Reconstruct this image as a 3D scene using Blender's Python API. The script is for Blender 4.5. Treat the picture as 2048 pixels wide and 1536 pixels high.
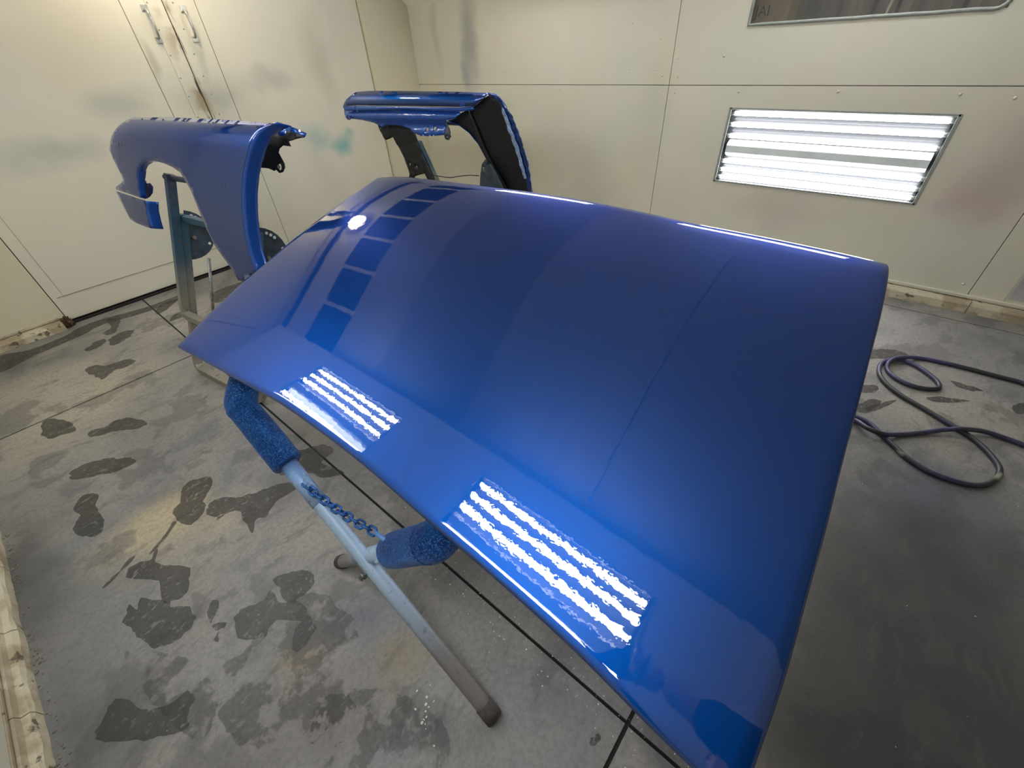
import bpy, bmesh, math, random
import numpy as np
from mathutils import Vector, Matrix, noise
from mathutils.geometry import delaunay_2d_cdt
random.seed(7)
PI = math.pi
scene = bpy.context.scene
COL = scene.collection
for o in list(bpy.data.objects): bpy.data.objects.remove(o)

# ------------------------------------------------------------------ camera, world, exposure
F = 841.1                                   # focal length in pixels of the 2048 wide frame
CAM = np.array([0, 0, 1.55])
def _rot(rx, ry, rz):
    c, s = np.cos, np.sin
    A = np.array([[1,0,0],[0,c(rx),-s(rx)],[0,s(rx),c(rx)]])
    B = np.array([[c(ry),-s(ry),0],[s(ry),c(ry),0],[0,0,1]])
    D = np.array([[c(rz),-s(rz),0],[s(rz),c(rz),0],[0,0,1]])
    return D @ A @ B
RM = _rot(math.radians(50.8166), math.radians(-3.9395), math.radians(-47.6508))
cd = bpy.data.cameras.new('camera'); cam = bpy.data.objects.new('camera', cd); COL.objects.link(cam)
M4 = Matrix([[*RM[i], CAM[i]] for i in range(3)] + [[0,0,0,1]])
cam.matrix_world = M4
cd.sensor_width = 36; cd.lens = F / 2048 * 36; cd.clip_start = 0.02; cd.clip_end = 60
scene.camera = cam
w = bpy.data.worlds.new('world'); scene.world = w; w.use_nodes = True
w.node_tree.nodes['Background'].inputs[0].default_value = (0.55, 0.6, 0.65, 1)
w.node_tree.nodes['Background'].inputs[1].default_value = 0.05
vs = scene.view_settings
vs.view_transform = 'Standard'; vs.look = 'None'; vs.gamma = 1; vs.exposure = 0.7
try: vs.use_curve_mapping = False
except Exception: pass
TUBE = 17.0          # strength of the booth's fluorescent tubes

def ray(p):
    v = RM @ np.array([(p[0]-1024)/F, -(p[1]-768)/F, -1.0]); return v/np.linalg.norm(v)
def at(p, ax, val):
    v = ray(p); return CAM + v*(val-CAM[ax])/v[ax]
def onplane(p, p0, n):
    v = ray(p); return CAM + v*(((np.array(p0)-CAM)@n)/(v@n))

# ------------------------------------------------------------------ materials
def lin(r, g, b):
    f = lambda c: (c/255/12.92 if c <= 10 else ((c/255+.055)/1.055)**2.4)
    return (f(r), f(g), f(b), 1)
class NT:
    def __init__(s, name):
        s.m = bpy.data.materials.new(name); s.m.use_nodes = True
        s.t = s.m.node_tree; s.n = s.t.nodes; s.b = s.n['Principled BSDF']
        s.pos = s.n.new('ShaderNodeNewGeometry').outputs['Position']
    def new(s, k, **kw):
        x = s.n.new(k)
        for a, v in kw.items(): setattr(x, a, v)
        return x
    def put(s, sock, v):
        if isinstance(v, bpy.types.NodeSocket): s.t.links.new(v, sock)
        else: sock.default_value = v
    def noise(s, scale, detail=4, rough=.55, vec=None, out='Fac', dist=0.0):
        x = s.new('ShaderNodeTexNoise'); x.inputs['Scale'].default_value = scale
        x.inputs['Detail'].default_value = detail; x.inputs['Roughness'].default_value = rough
        x.inputs['Distortion'].default_value = dist
        s.put(x.inputs['Vector'], vec if vec is not None else s.pos); return x.outputs[out]
    def ramp(s, v, a, b, lo=0.0, hi=1.0, smooth=True):
        x = s.new('ShaderNodeMapRange'); x.interpolation_type = 'SMOOTHSTEP' if smooth else 'LINEAR'
        for i, q in enumerate((v, a, b, lo, hi)): s.put(x.inputs[i], q)
        return x.outputs[0]
    def math(s, op, a, b=0.0, c=None):
        x = s.new('ShaderNodeMath', operation=op); s.put(x.inputs[0], a); s.put(x.inputs[1], b)
        if c is not None: s.put(x.inputs[2], c)
        return x.outputs[0]
    def vmath(s, op, a, b=(0,0,0)):
        x = s.new('ShaderNodeVectorMath', operation=op); s.put(x.inputs[0], a); s.put(x.inputs[1], b)
        return x.outputs['Value'] if op in ('LENGTH','DOT_PRODUCT') else x.outputs[0]
    def mix(s, f, a, b, mode='MIX'):
        x = s.new('ShaderNodeMix', data_type='RGBA', blend_type=mode)
        s.put(x.inputs[0], f); s.put(x.inputs[6], a); s.put(x.inputs[7], b); return x.outputs[2]
    def blob(s, c, r, warp=None, soft=0.0):
        v = warp if warp is not None else s.pos
        d = s.vmath('LENGTH', s.vmath('DIVIDE', s.vmath('SUBTRACT', v, tuple(c)), tuple(r)))
        return s.ramp(d, soft, 1.0, 1.0, 0.0)
    def warp(s, scale, amt):
        x = s.noise(scale, 3, vec=None, out='Color')
        v = s.vmath('SUBTRACT', x, (.5,.5,.5)); y = s.new('ShaderNodeVectorMath', operation='SCALE')
        s.put(y.inputs[0], v); y.inputs['Scale'].default_value = amt
        return s.vmath('ADD', s.pos, y.outputs[0])
    def set(s, **kw):
        for k, v in kw.items():
            s.put(s.b.inputs[k.replace('_', ' ')], v)
        return s
    def bump(s, h, strength=.3, dist=.01, sock='Normal'):
        x = s.new('ShaderNodeBump'); x.inputs['Strength'].default_value = strength
        x.inputs['Distance'].default_value = dist; s.put(x.inputs['Height'], h)
        s.t.links.new(x.outputs[0], s.b.inputs[sock]); return x.outputs[0]
def plain(name, col, rough=.5, metal=0.0, nscale=0, namt=.2, bump=0, **kw):
    s = NT(name); c = lin(*col)
    if nscale:
        d = tuple(x*(1-namt) for x in c[:3])+(1,); l = tuple(min(1, x*(1+namt)) for x in c[:3])+(1,)
        c = s.mix(s.ramp(s.noise(nscale, 5), .3, .7), d, l)
    s.set(Base_Color=c, Roughness=rough, Metallic=metal, **kw)
    if bump: s.bump(s.noise(nscale*3 or 60, 4), bump, .004)
    return s.m
def emis(name, col, k, other=None):
    s = NT(name); s.set(Base_Color=lin(*col), Emission_Color=lin(*col), Emission_Strength=k, Roughness=.4); return s.m

def paint(name, base, metal=.55, rough=.38, peel=.035, coat=1.0, ior=1.6):
    s = NT(name)
    flake = s.noise(900, 1)
    s.set(Base_Color=s.mix(flake, tuple(x*.9 for x in base)+(1,), tuple(min(1, x*1.1) for x in base)+(1,)),
          Metallic=metal, Roughness=rough, Specular_Tint=(.03, .42, .85, 1), Coat_Weight=coat, Coat_Roughness=.012, Coat_IOR=ior)
    h = s.math('ADD', s.noise(70, 2, .5), s.math('MULTIPLY', s.noise(16, 1), .6))
    s.bump(h, peel, .01, 'Coat Normal'); return s.m
MAT = {}
MAT['paint'] = paint('blue_clearcoat', (0.0004, 0.045, 0.24), metal=.86, rough=.40, peel=.006, ior=1.74)
MAT['jamb'] = paint('blue_jamb_paint', (0.004, 0.06, 0.34), metal=.3, rough=.4, peel=.3)
MAT['black'] = plain('black_undercoat', (20, 21, 24), .55, nscale=30, namt=.4, bump=.3)
MAT['dusty'] = plain('blue_grey_dusted_metal', (62, 74, 84), .5, .3, 22, .3, .2)
MAT['tube_white'] = emis('fluorescent_tube', (252, 252, 255), TUBE)
MAT['tube_off'] = plain('unlit_tube', (215, 220, 220), .3)
MAT['reflector'] = plain('white_reflector', (50, 52, 54), .45)
MAT['frame_grey'] = plain('grey_metal_frame', (150, 156, 150), .45, .3, 30, .1)
MAT['cover'] = plain('ballast_cover', (222, 230, 228), .4, .1, 12, .06)
MAT['rubber'] = plain('scuffed_rubber', (70, 64, 62), .8, 0, 60, .35, .4)
MAT['steel'] = plain('worn_steel', (120, 122, 118), .45, .6, 30, .35, .2)
MAT['chrome'] = plain('dusty_chrome', (190, 188, 178), .3, .8, 25, .2)
MAT['dark'] = plain('dark_gap', (24, 22, 20), .9)
MAT['glass'] = None
s = NT('window_glass'); s.set(Base_Color=lin(150,150,146), Roughness=.03, Alpha=.16); MAT['glass'] = s.m

def booth_paint(name, base, blobs=(), grime=None, rough=.42):
    s = NT(name); wp = s.warp(2.0, .35); c = lin(*base)
    n1 = s.ramp(s.noise(.9, 3), .35, .7)
    c = s.mix(s.math('MULTIPLY', n1, .55), c, lin(base[0]-14, base[1]-8, base[2]-2))
    c = s.mix(s.math('MULTIPLY', s.ramp(s.noise(1.7, 2), .5, .75), .35), c, lin(base[0]-4, base[1]-12, base[2]-16))
    for ctr, rad, col, k in blobs:
        c = s.mix(s.math('MULTIPLY', s.blob(ctr, rad, wp), k), c, lin(*col))
    if grime: c = grime(s, c)
    sp = s.ramp(s.noise(55, 2), .72, .78); c = s.mix(s.math('MULTIPLY', sp, .25), c, lin(150, 140, 115))
    s.set(Base_Color=c, Roughness=rough)
    s.bump(s.noise(9, 4), .06, .01)
    return s.m
def p3(px, ax, val): return tuple(at(px, ax, val))
WR = 3.8; YB = 4.57; YD = 4.61; XL = -.75; HC = 2.632; YF = -3.2
MAT['wall_right'] = booth_paint('booth_wall_right', (218, 212, 191), [
    (p3((940, 70), 0, WR), (.5, .16, .55), (150, 150, 146), .75), (p3((935, 140), 0, WR), (.5, .10, .22), (140, 146, 152), .6),
    (p3((868, 60), 0, WR), (.5, .10, .6), (186, 180, 158), .6), (p3((1010, 220), 0, WR), (.5, .35, .2), (196, 202, 160), .4),
    (p3((1960, 390), 0, WR), (.5, .35, .22), (206, 168, 160), .75), (p3((1880, 420), 0, WR), (.5, .14, .1), (186, 176, 190), .5),
    (p3((2010, 340), 0, WR), (.5, .3, .5), (176, 168, 158), .8), (p3((1560, 420), 0, WR), (.5, .5, .22), (190, 182, 168), .6),
    (p3((1700, 300), 0, WR), (.6, 1.3, .7), (194, 188, 170), .6), (p3((1300, 250), 0, WR), (.5, .25, .8), (184, 186, 158), .35)])
def door_grime(s, c):
    x = s.new('ShaderNodeSeparateXYZ'); s.put(x.inputs[0], s.warp(14, .035)); X = x.outputs[0]
    y = s.new('ShaderNodeSeparateXYZ'); s.put(y.inputs[0], s.pos)
    m = s.ramp(s.math('ABSOLUTE', s.math('SUBTRACT', X, 1.535)), .0, .10, 1, 0)
    n = s.ramp(s.noise(6, 5), .42, .62)
    c = s.mix(s.math('MULTIPLY', s.math('MULTIPLY', m, n), .75), c, lin(150, 128, 88))
    st = s.new('ShaderNodeMapping'); s.put(st.inputs[0], s.pos); st.inputs['Scale'].default_value = (40, 1, 3.2)
    m2 = s.ramp(s.math('ABSOLUTE', s.math('SUBTRACT', X, 1.548)), .0, .045, 1, 0)
    k = s.ramp(s.noise(1.6, 4, vec=st.outputs[0]), .53, .60)
    c = s.mix(s.math('MULTIPLY', m2, k), c, lin(46, 38, 28))
    low = s.ramp(y.outputs[2], .0, .06, .35, 0)
    return s.mix(s.math('MULTIPLY', low, s.ramp(s.noise(12, 4), .3, .6)), c, lin(90, 85, 70))
MAT['door'] = booth_paint('booth_door_paint', (218, 213, 194), [
    (p3((640, 275), 1, YD), (.22, .5, .16), (150, 188, 180), .65), (p3((685, 285), 1, YD), (.17, .5, .15), (96, 172, 168), .8), (p3((700, 262), 1, YD), (.09, .5, .07), (90, 160, 160), .5),
    (p3((430, 190), 1, YD), (.35, .5, .2), (170, 172, 160), .7), (p3((540, 170), 1, YD), (.3, .5, .12), (172, 172, 160), .6),
    (p3((250, 215), 1, YD), (.3, .5, .2), (172, 176, 164), .7), (p3((110, 310), 1, YD), (.45, .5, .16), (176, 182, 168), .7),
    (p3((300, 120), 1, YD), (.06, .5, .22), (168, 168, 146), .7), (p3((395, 110), 1, YD), (.06, .5, .2), (172, 176, 158), .6),
    (p3((110, 60), 1, YD), (.6, .5, .5), (206, 196, 172), .6), (p3((640, 120), 1, YD), (.2, .5, .5), (176, 178, 156), .5)], door_grime)
MAT['wall_cream'] = booth_paint('booth_wall_cream', (212, 206, 178))
MAT['wall_left'] = booth_paint('booth_wall_left', (208, 206, 186))
MAT['bare'] = booth_paint('scraped_panel', (188, 184, 180), [(p3((2030, 540), 0, WR), (.4, .3, .25), (150, 152, 170), .8)])
MAT['ceil'] = plain('ceiling_panel', (232, 230, 220), .5, 0, 3, .03)
MAT['ceil_mid'] = plain('ceiling_filter_cloth', (170, 169, 165), .8, 0, 5, .04)
MAT['ceil_mid2'] = plain('ceiling_filter_cloth_clean', (180, 179, 175), .8, 0, 5, .04)
MAT['filter'] = plain('dark_filter', (30, 34, 38), .9, 0, 60, .2)
def curb_mat():
    s = NT('chipped_curb_paint'); c = lin(196, 188, 162)
    c = s.mix(s.ramp(s.noise(7, 5), .44, .60, 0, .85), c, lin(156, 140, 114))
    c = s.mix(s.ramp(s.noise(19, 4), .6, .66, 0, .9), c, lin(92, 80, 64))
    s.set(Base_Color=c, Roughness=.7); s.bump(s.noise(25, 6), .6, .012); return s.m
MAT['curb'] = curb_mat()
MAT['rust'] = plain('rust', (72, 52, 38), .9, 0, 40, .5, .6)

def concrete():
    s = NT('stained_shaded_concrete'); wp = s.warp(1.3, .9); wf = s.warp(5, .25)
    c = s.mix(s.ramp(s.noise(1.1, 6, .6), .35, .68), lin(122, 122, 121), lin(150, 145, 136))
    c = s.mix(s.ramp(s.noise(3.3, 7, .62), .5, .66, 0, .65), c, lin(98, 99, 100))
    def g(px, r, col, k, ww=wp):
        nonlocal c
        P = at(px, 2, 0); c = s.mix(s.math('MULTIPLY', s.blob(P, (r[0], r[1], 1), ww), k), c, lin(*col))
    g((150, 820), (.7, .8), (174, 166, 148), .85); g((330, 1080), (.33, .42), (182, 168, 136), .9); g((130, 760), (.6, .45), (180, 172, 154), .6)
    g((620, 880), (.2, .8), (70, 66, 58), .5); g((560, 1000), (.14, .2), (108, 104, 108), .8)
    g((60, 1130), (.22, .8), (78, 80, 78), .8); g((140, 1500), (.2, .4), (78, 82, 82), .7)
    g((760, 1260), (.22, .3), (100, 104, 112), .7); g((600, 1330), (.16, .1), (136, 124, 100), .8, wf)
    g((800, 1320), (.16, .10), (132, 122, 98), .8, wf); g((640, 1480), (.3, .12), (112, 106, 102), .6)
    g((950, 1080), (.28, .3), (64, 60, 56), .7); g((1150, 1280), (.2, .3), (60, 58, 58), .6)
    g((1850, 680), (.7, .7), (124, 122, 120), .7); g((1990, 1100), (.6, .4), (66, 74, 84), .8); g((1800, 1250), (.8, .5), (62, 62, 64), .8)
    g((1720, 1480), (.8, .5), (48, 48, 47), .9); g((1960, 1330), (.9, .5), (56, 58, 60), .85); g((1860, 960), (.4, .35), (84, 92, 108), .6)  # dark lower-right blobs, here and above: shade painted into the floor colour
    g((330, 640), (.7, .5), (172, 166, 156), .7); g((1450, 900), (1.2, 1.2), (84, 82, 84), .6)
    st = s.new('ShaderNodeMapping'); s.put(st.inputs[0], s.warp(3, .3)); st.inputs['Scale'].default_value = (2.2, 7, 1); st.inputs['Rotation'].default_value = (0, 0, .5)
    c = s.mix(s.ramp(s.noise(2.4, 8, .7, vec=st.outputs[0]), .52, .66, 0, .5), c, lin(92, 90, 88))
    c = s.mix(s.ramp(s.noise(2.9, 3, vec=s.warp(7, .2)), .56, .6, 0, .45), c, lin(84, 82, 80))
    c = s.mix(s.ramp(s.noise(60, 3, .7), .35, .75, .0, .35), c, lin(70, 68, 66))
    c = s.mix(s.ramp(s.noise(95, 2), .77, .8, 0, .8), c, lin(200, 200, 196))
    s.set(Base_Color=c, Roughness=s.ramp(s.noise(2.0, 4), .3, .7, .42, .62))
    s.bump(s.math('ADD', s.noise(22, 7, .65), s.math('MULTIPLY', s.noise(150, 3), .3)), .35, .006); return s.m
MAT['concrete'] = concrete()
MAT['joint'] = plain('floor_joint', (22, 21, 20), .9)
def wet(mott=False):
    s = NT('wet_concrete')
    c = s.mix(s.ramp(s.noise(6, 5), .3, .7), lin(58, 57, 54), lin(74, 72, 68))
    s.set(Base_Color=c, Roughness=.38, Specular_IOR_Level=.45)
    s.bump(s.noise(70, 5), .35, .004)
    st = s.new('ShaderNodeMapping'); s.put(st.inputs[0], s.warp(8, .12)); st.inputs['Rotation'].default_value = (0, 0, .7); st.inputs['Scale'].default_value = (9, 46, 1)
    k = s.ramp(s.noise(1.0, 4, .7, vec=st.outputs[0]), .60, .65, 1, .18)
    e = s.ramp(s.noise(38, 5, .7), .34, .44, .25, 1)
    if mott: e = s.math('MULTIPLY', s.ramp(s.noise(7, 7, .65), .47, .52, 0, 1), .8)
    s.put(s.b.inputs['Alpha'], s.math('MULTIPLY', s.math('MULTIPLY', k, e), .42 if mott else .58)); return s.m
MAT['wet'] = wet(); MAT['wet_mottled'] = wet(True)
def foam_mat():
    s = NT('painted_foam'); h = s.noise(150, 4, .7)
    c = s.mix(s.ramp(s.noise(9, 3), .3, .7), (0.004, 0.045, 0.34, 1), (0.015, 0.18, 0.62, 1))
    c = s.mix(s.ramp(s.noise(230, 3, .6), .52, .60, 0, .8), c, (0.12, 0.40, 0.9, 1)); c = s.mix(s.ramp(s.noise(190, 3, .6), .55, .62, 0, .7), c, (0.004, 0.015, 0.1, 1))  # light and dark specks: sparkle and shade of the bumps painted in
    s.set(Base_Color=c, Metallic=.5, Roughness=.28); s.bump(h, 1.0, .03); return s.m
MAT['foam'] = foam_mat()
def tube_mat():       # the overspray on the tube fades from blue at its top to bare grey at its foot
    s = NT('oversprayed_tube'); x = s.new('ShaderNodeSeparateXYZ'); s.put(x.inputs[0], s.warp(9, .06)); z = x.outputs[2]
    c = s.mix(s.ramp(z, .42, .66), lin(160, 184, 208), lin(30, 112, 190))
    c = s.mix(s.ramp(z, .12, .34), lin(126, 122, 120), c)
    c = s.mix(s.ramp(s.noise(60, 4), .6, .68, 0, .5), c, lin(90, 88, 88))
    s.set(Base_Color=c, Roughness=.42, Metallic=.15); s.bump(s.noise(120, 3), .15, .003); return s.m
MAT['tube'] = tube_mat()
def stand_mat():
    s = NT('square_tube_overspray'); x = s.new('ShaderNodeSeparateXYZ'); s.put(x.inputs[0], s.warp(9, .1)); z = x.outputs[2]
    c = s.mix(s.ramp(z, .45, .75), lin(132, 128, 116), lin(46, 80, 98))
    c = s.mix(s.ramp(z, .85, 1.05), c, lin(48, 62, 84))
    c = s.mix(s.ramp(s.noise(30, 5), .55, .65, 0, .7), c, lin(86, 80, 72))
    s.set(Base_Color=c, Roughness=.5, Metallic=.2); s.bump(s.noise(70, 4), .25, .004); return s.m
MAT['stand'] = stand_mat()
def hose_mat():
    s = NT('hose_rubber'); c = s.mix(s.ramp(s.noise(3, 2), .42, .6), lin(46, 46, 50), lin(62, 56, 92))
    c = s.mix(s.ramp(s.noise(5.5, 2), .68, .74, 0, .7), c, lin(170, 170, 150))
    s.set(Base_Color=c, Roughness=.45); return s.m
MAT['hose'] = hose_mat()

# ------------------------------------------------------------------ builders
def tag(o, label=None, cat=None, group=None, kind=None):
    if label: o['label'] = label
    if cat: o['category'] = cat
    if group: o['group'] = group
    if kind: o['kind'] = kind
    return o
def link(o, parent=None):
    COL.objects.link(o)
    if parent is not None:
        o.parent = parent
        o.matrix_parent_inverse = parent_inv(parent)
    return o
def parent_inv(p):
    return Matrix.Translation(-p.location) if p.type == 'EMPTY' else Matrix.Identity(4)
def empty(name, loc=(0,0,0)):
    o = bpy.data.objects.new(name, None); COL.objects.link(o); o.location = loc; o.empty_display_size = .1
    return o
def finish(bm, name, mat, parent=None, smooth=False, bevel=0, seg=2, sub=0, solid=0, off=0, ang=None):
    bmesh.ops.recalc_face_normals(bm, faces=bm.faces)
    me = bpy.data.meshes.new(name); bm.to_mesh(me); bm.free()
    if smooth:
        for p in me.polygons: p.use_smooth = True
    o = bpy.data.objects.new(name, me); link(o, parent)
    for m in (mat if isinstance(mat, (list, tuple)) else [mat]): me.materials.append(m)
    if solid:
        md = o.modifiers.new('thick', 'SOLIDIFY'); md.thickness = solid; md.offset = off
    if bevel:
        md = o.modifiers.new('bevel', 'BEVEL'); md.width = bevel; md.segments = seg; md.limit_method = 'ANGLE'
    if sub:
        md = o.modifiers.new('sub', 'SUBSURF'); md.levels = md.render_levels = sub
    return o
def box_bm(bm, lo, hi, mtx=None):
    vs_ = [bm.verts.new(Vector((x, y, z)) if mtx is None else mtx @ Vector((x, y, z))) for x in (lo[0], hi[0]) for y in (lo[1], hi[1]) for z in (lo[2], hi[2])]
    for f in ((0,1,3,2),(4,6,7,5),(0,4,5,1),(2,3,7,6),(0,2,6,4),(1,5,7,3)): bm.faces.new([vs_[i] for i in f])
def box(name, lo, hi, mat, parent=None, bevel=0, mtx=None):
    bm = bmesh.new(); box_bm(bm, lo, hi, mtx); return finish(bm, name, mat, parent, bevel=bevel)
def prism(name, pts, ext, mat, parent=None, bevel=0):
    bm = bmesh.new(); a = [bm.verts.new(Vector(p)) for p in pts]; e = Vector(ext)
    b = [bm.verts.new(Vector(p)+e) for p in pts]; n = len(a)
    bm.faces.new(a); bm.faces.new(b[::-1])
    for i in range(n): bm.faces.new((a[i], a[(i+1) % n], b[(i+1) % n], b[i]))
    return finish(bm, name, mat, parent, bevel=bevel)
def smooth_path(pts, k=6, closed=False):
    P = [Vector(p) for p in pts]; out = []; n = len(P)
    for i in range(n if closed else n-1):
        a, b, c, d = (P[(i-1) % n], P[i], P[(i+1) % n], P[(i+2) % n]) if closed else (P[max(i-1, 0)], P[i], P[i+1], P[min(i+2, n-1)])
        for j in range(k):
            t = j/k; out.append(.5*((2*b)+(c-a)*t+(2*a-5*b+4*c-d)*t*t+(3*b-a-3*c+d)*t**3))
    if not closed: out.append(P[-1])
    return out
def sweep_bm(bm, path, rad, seg=12, closed=False, square=False, cap=True, noise_amt=0):
    path = [Vector(p) for p in path]; n = len(path); rings = []; up = None
    for i, p in enumerate(path):
        if closed: t = path[(i+1) % n]-path[i-1]
        else: t = path[min(i+1, n-1)]-path[max(i-1, 0)]
        t.normalize()
        if up is None:
            up = Vector((0, 0, 1)) if abs(t.z) < .9 else Vector((0, 1, 0))
        u = (up - t*up.dot(t)).normalized(); v = t.cross(u); up = u
        r = rad[i] if hasattr(rad, '__len__') else rad
        ring = []
        for j in range(seg):
            a = 2*PI*(j+.5)/seg
            if square: q = (u*math.copysign(1, math.cos(a))+v*math.copysign(1, math.sin(a)))*r
            else: q = (u*math.cos(a)+v*math.sin(a))*r
            if noise_amt:
                w_ = p+q; q *= 1+noise_amt*noise.noise(w_*60)
            ring.append(bm.verts.new(p+q))
        rings.append(ring)
    for i in range(n if closed else n-1):
        A, B = rings[i], rings[(i+1) % n]
        for j in range(seg): bm.faces.new((A[j], A[(j+1) % seg], B[(j+1) % seg], B[j]))
    if cap and not closed:
        bm.faces.new(rings[0][::-1]); bm.faces.new(rings[-1])
def tube(name, path, rad, mat, parent=None, seg=14, square=False, closed=False, bevel=0, noise_amt=0, smooth=True, cap=True):
    bm = bmesh.new(); sweep_bm(bm, path, rad, 4 if square else seg, closed, square, cap, noise_amt)
    o = finish(bm, name, mat, parent, smooth=not square and smooth, bevel=bevel)
    if not square:
        try:
            for p in o.data.polygons:
                if len(p.vertices) > 4: p.use_smooth = False
        except Exception: pass
    return o
def cyl(name, a, b, r, mat, parent=None, seg=16, r2=None, bevel=0):
    bm = bmesh.new(); sweep_bm(bm, [a, b], [r, r if r2 is None else r2], seg)
    o = finish(bm, name, mat, parent, smooth=True, bevel=bevel)
    for p in o.data.polygons:
        if len(p.vertices) > 4: p.use_smooth = False
    return o
def dome(name, p, n, r, mat, parent):
    bm = bmesh.new(); bmesh.ops.create_uvsphere(bm, u_segments=8 if r < .05 else 24, v_segments=5 if r < .05 else 12, radius=r)
    n = Vector(n).normalized(); q = Vector((0, 0, 1)).rotation_difference(n)
    bmesh.ops.scale(bm, vec=(1, 1, .5), verts=bm.verts)
    bmesh.ops.rotate(bm, cent=(0,0,0), matrix=q.to_matrix(), verts=bm.verts)
    bmesh.ops.translate(bm, vec=Vector(p), verts=bm.verts)
    return finish(bm, name, mat, parent, smooth=True)
def inside(q, poly):
    c = False; n = len(poly)
    for i in range(n):
        a, b = poly[i], poly[i-1]
        if (a[1] > q[1]) != (b[1] > q[1]) and q[0] < (b[0]-a[0])*(q[1]-a[1])/(b[1]-a[1])+a[0]: c = not c
    return c
def densify(poly, step, closed=True):
    out = []; n = len(poly)
    for i in range(n if closed else n-1):
        a, b = np.array(poly[i], float), np.array(poly[(i+1) % n], float); k = max(1, int(np.linalg.norm(b-a)/step))
        out += [tuple(a+(b-a)*j/k) for j in range(k)]
    if not closed: out.append(tuple(poly[-1]))
    return out
def fill2d(poly, step, holes=()):
    """triangulated sheet over a 2D outline with inner grid points; returns verts, tris"""
    pts = densify(poly, step); edges = [(i, (i+1) % len(pts)) for i in range(len(pts))]
    for h in holes:
        s0 = len(pts); pts += h; edges += [(s0+i, s0+(i+1) % len(h)) for i in range(len(h))]
    x0, x1 = min(p[0] for p in poly), max(p[0] for p in poly); y0, y1 = min(p[1] for p in poly), max(p[1] for p in poly)
    P = np.array(pts); y = y0; r = 0
    while y < y1:
        x = x0+(step*.5 if r % 2 else 0)
        while x < x1:
            if inside((x, y), poly) and not any(inside((x, y), h) for h in holes) and np.min(np.hypot(P[:, 0]-x, P[:, 1]-y)) > step*.55:
                pts.append((x, y))
            x += step
        y += step*.87; r += 1
    v, e, f, *_ = delaunay_2d_cdt([Vector(p) for p in pts], edges, [], 0, 1e-6)
    tris = []
    for t in f:
        c = sum((v[i] for i in t), Vector((0, 0)))/len(t)
        if inside(c, poly) and not any(inside(c, h) for h in holes): tris.append(t)
    return v, tris
def proj(p):
    q = RM.T@(np.array(p, float)-CAM); return 1024+F*q[0]/-q[2], 768-F*q[1]/-q[2]
class Plane:
    """a sheet of metal: s along e, t along l, w outwards along n (w given by a profile)"""
    def __init__(s, p0, e, l, W=None):
        s.p0 = np.array(p0, float); s.e = np.array(e, float); s.e /= np.linalg.norm(s.e)
        l = np.array(l, float); l -= s.e*(l@s.e); s.l = l/np.linalg.norm(l); s.n = np.cross(s.l, s.e)
        if s.n @ (CAM-s.p0) < 0: s.n = -s.n
        s.W = W or (lambda a, b: 0.0)
    def st(s, px, w0=0.0):
        P = onplane(px, s.p0, s.n)
        v = ray(px); t0 = (P-CAM)@v; best = None; prev = None
        def f(t):
            d = CAM+v*t-s.p0; q = (float(d@s.e), float(d@s.l)); return float(d@s.n)-s.W(*q)-w0, q
        for i in range(161):
            t = t0-.15+i*.005; k, q = f(t)
            if best is None or k < best[0]: best = (k, q)
            if k <= 0:
                if prev is None: return q
                lo, hi = prev, t
                for _ in range(18):
                    m = (lo+hi)/2; km, qm = f(m)
                    if km > 0: lo = m
                    else: hi = m
                return f(hi)[1]
            prev = t
        return best[1]
    def P(s, a, b, dw=0.0): return s.p0+s.e*a+s.l*b+s.n*(s.W(a, b)+dw)
def sheet(name, pl, px, mat, parent, step=.02, w0=0.0, thick=.0015, holes=(), noise_amt=0, smooth=True):
    poly = [pl.st(p, w0) for p in px]; hs = []
    for c, r in holes:
        q = pl.st(c, w0); hs.append([(q[0]+r*math.cos(a*PI/5), q[1]+r*math.sin(a*PI/5)) for a in range(10)])
    v, tris = fill2d(poly, step, hs)
    bm = bmesh.new(); bv = [bm.verts.new(Vector(pl.P(p.x, p.y, w0+(noise_amt*noise.noise(Vector((p.x*25, p.y*25, 3))) if noise_amt else 0)))) for p in v]
    for t in tris:
        try: bm.faces.new([bv[i] for i in t])
        except ValueError: pass
    loose = [x for x in bm.verts if not x.link_faces]
    bmesh.ops.delete(bm, geom=loose, context='VERTS')
    o = finish(bm, name, mat, parent, smooth=smooth, solid=thick, off=0)
    return o
def flange(name, pl, px, mat, parent, depth, w0=0.0, thick=.0015, bulge=.3, step=.02, e_shift=0.0):
    """strip folded inwards along an edge of a sheet"""
    q = densify([pl.st(p, w0) for p in px], step, closed=False); bm = bmesh.new(); rows = []
    for a, b in q:
        base = pl.P(a, b, w0); r = []
        for k in range(5):
            t = k/4; r.append(bm.verts.new(Vector(base-pl.n*depth*t+pl.e*e_shift*math.sin(t*PI/2))))
        rows.append(r)
    for A, B in zip(rows, rows[1:]):
        for k in range(4): bm.faces.new((A[k], A[k+1], B[k+1], B[k]))
    return finish(bm, name, mat, parent, smooth=True, solid=thick)

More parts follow.
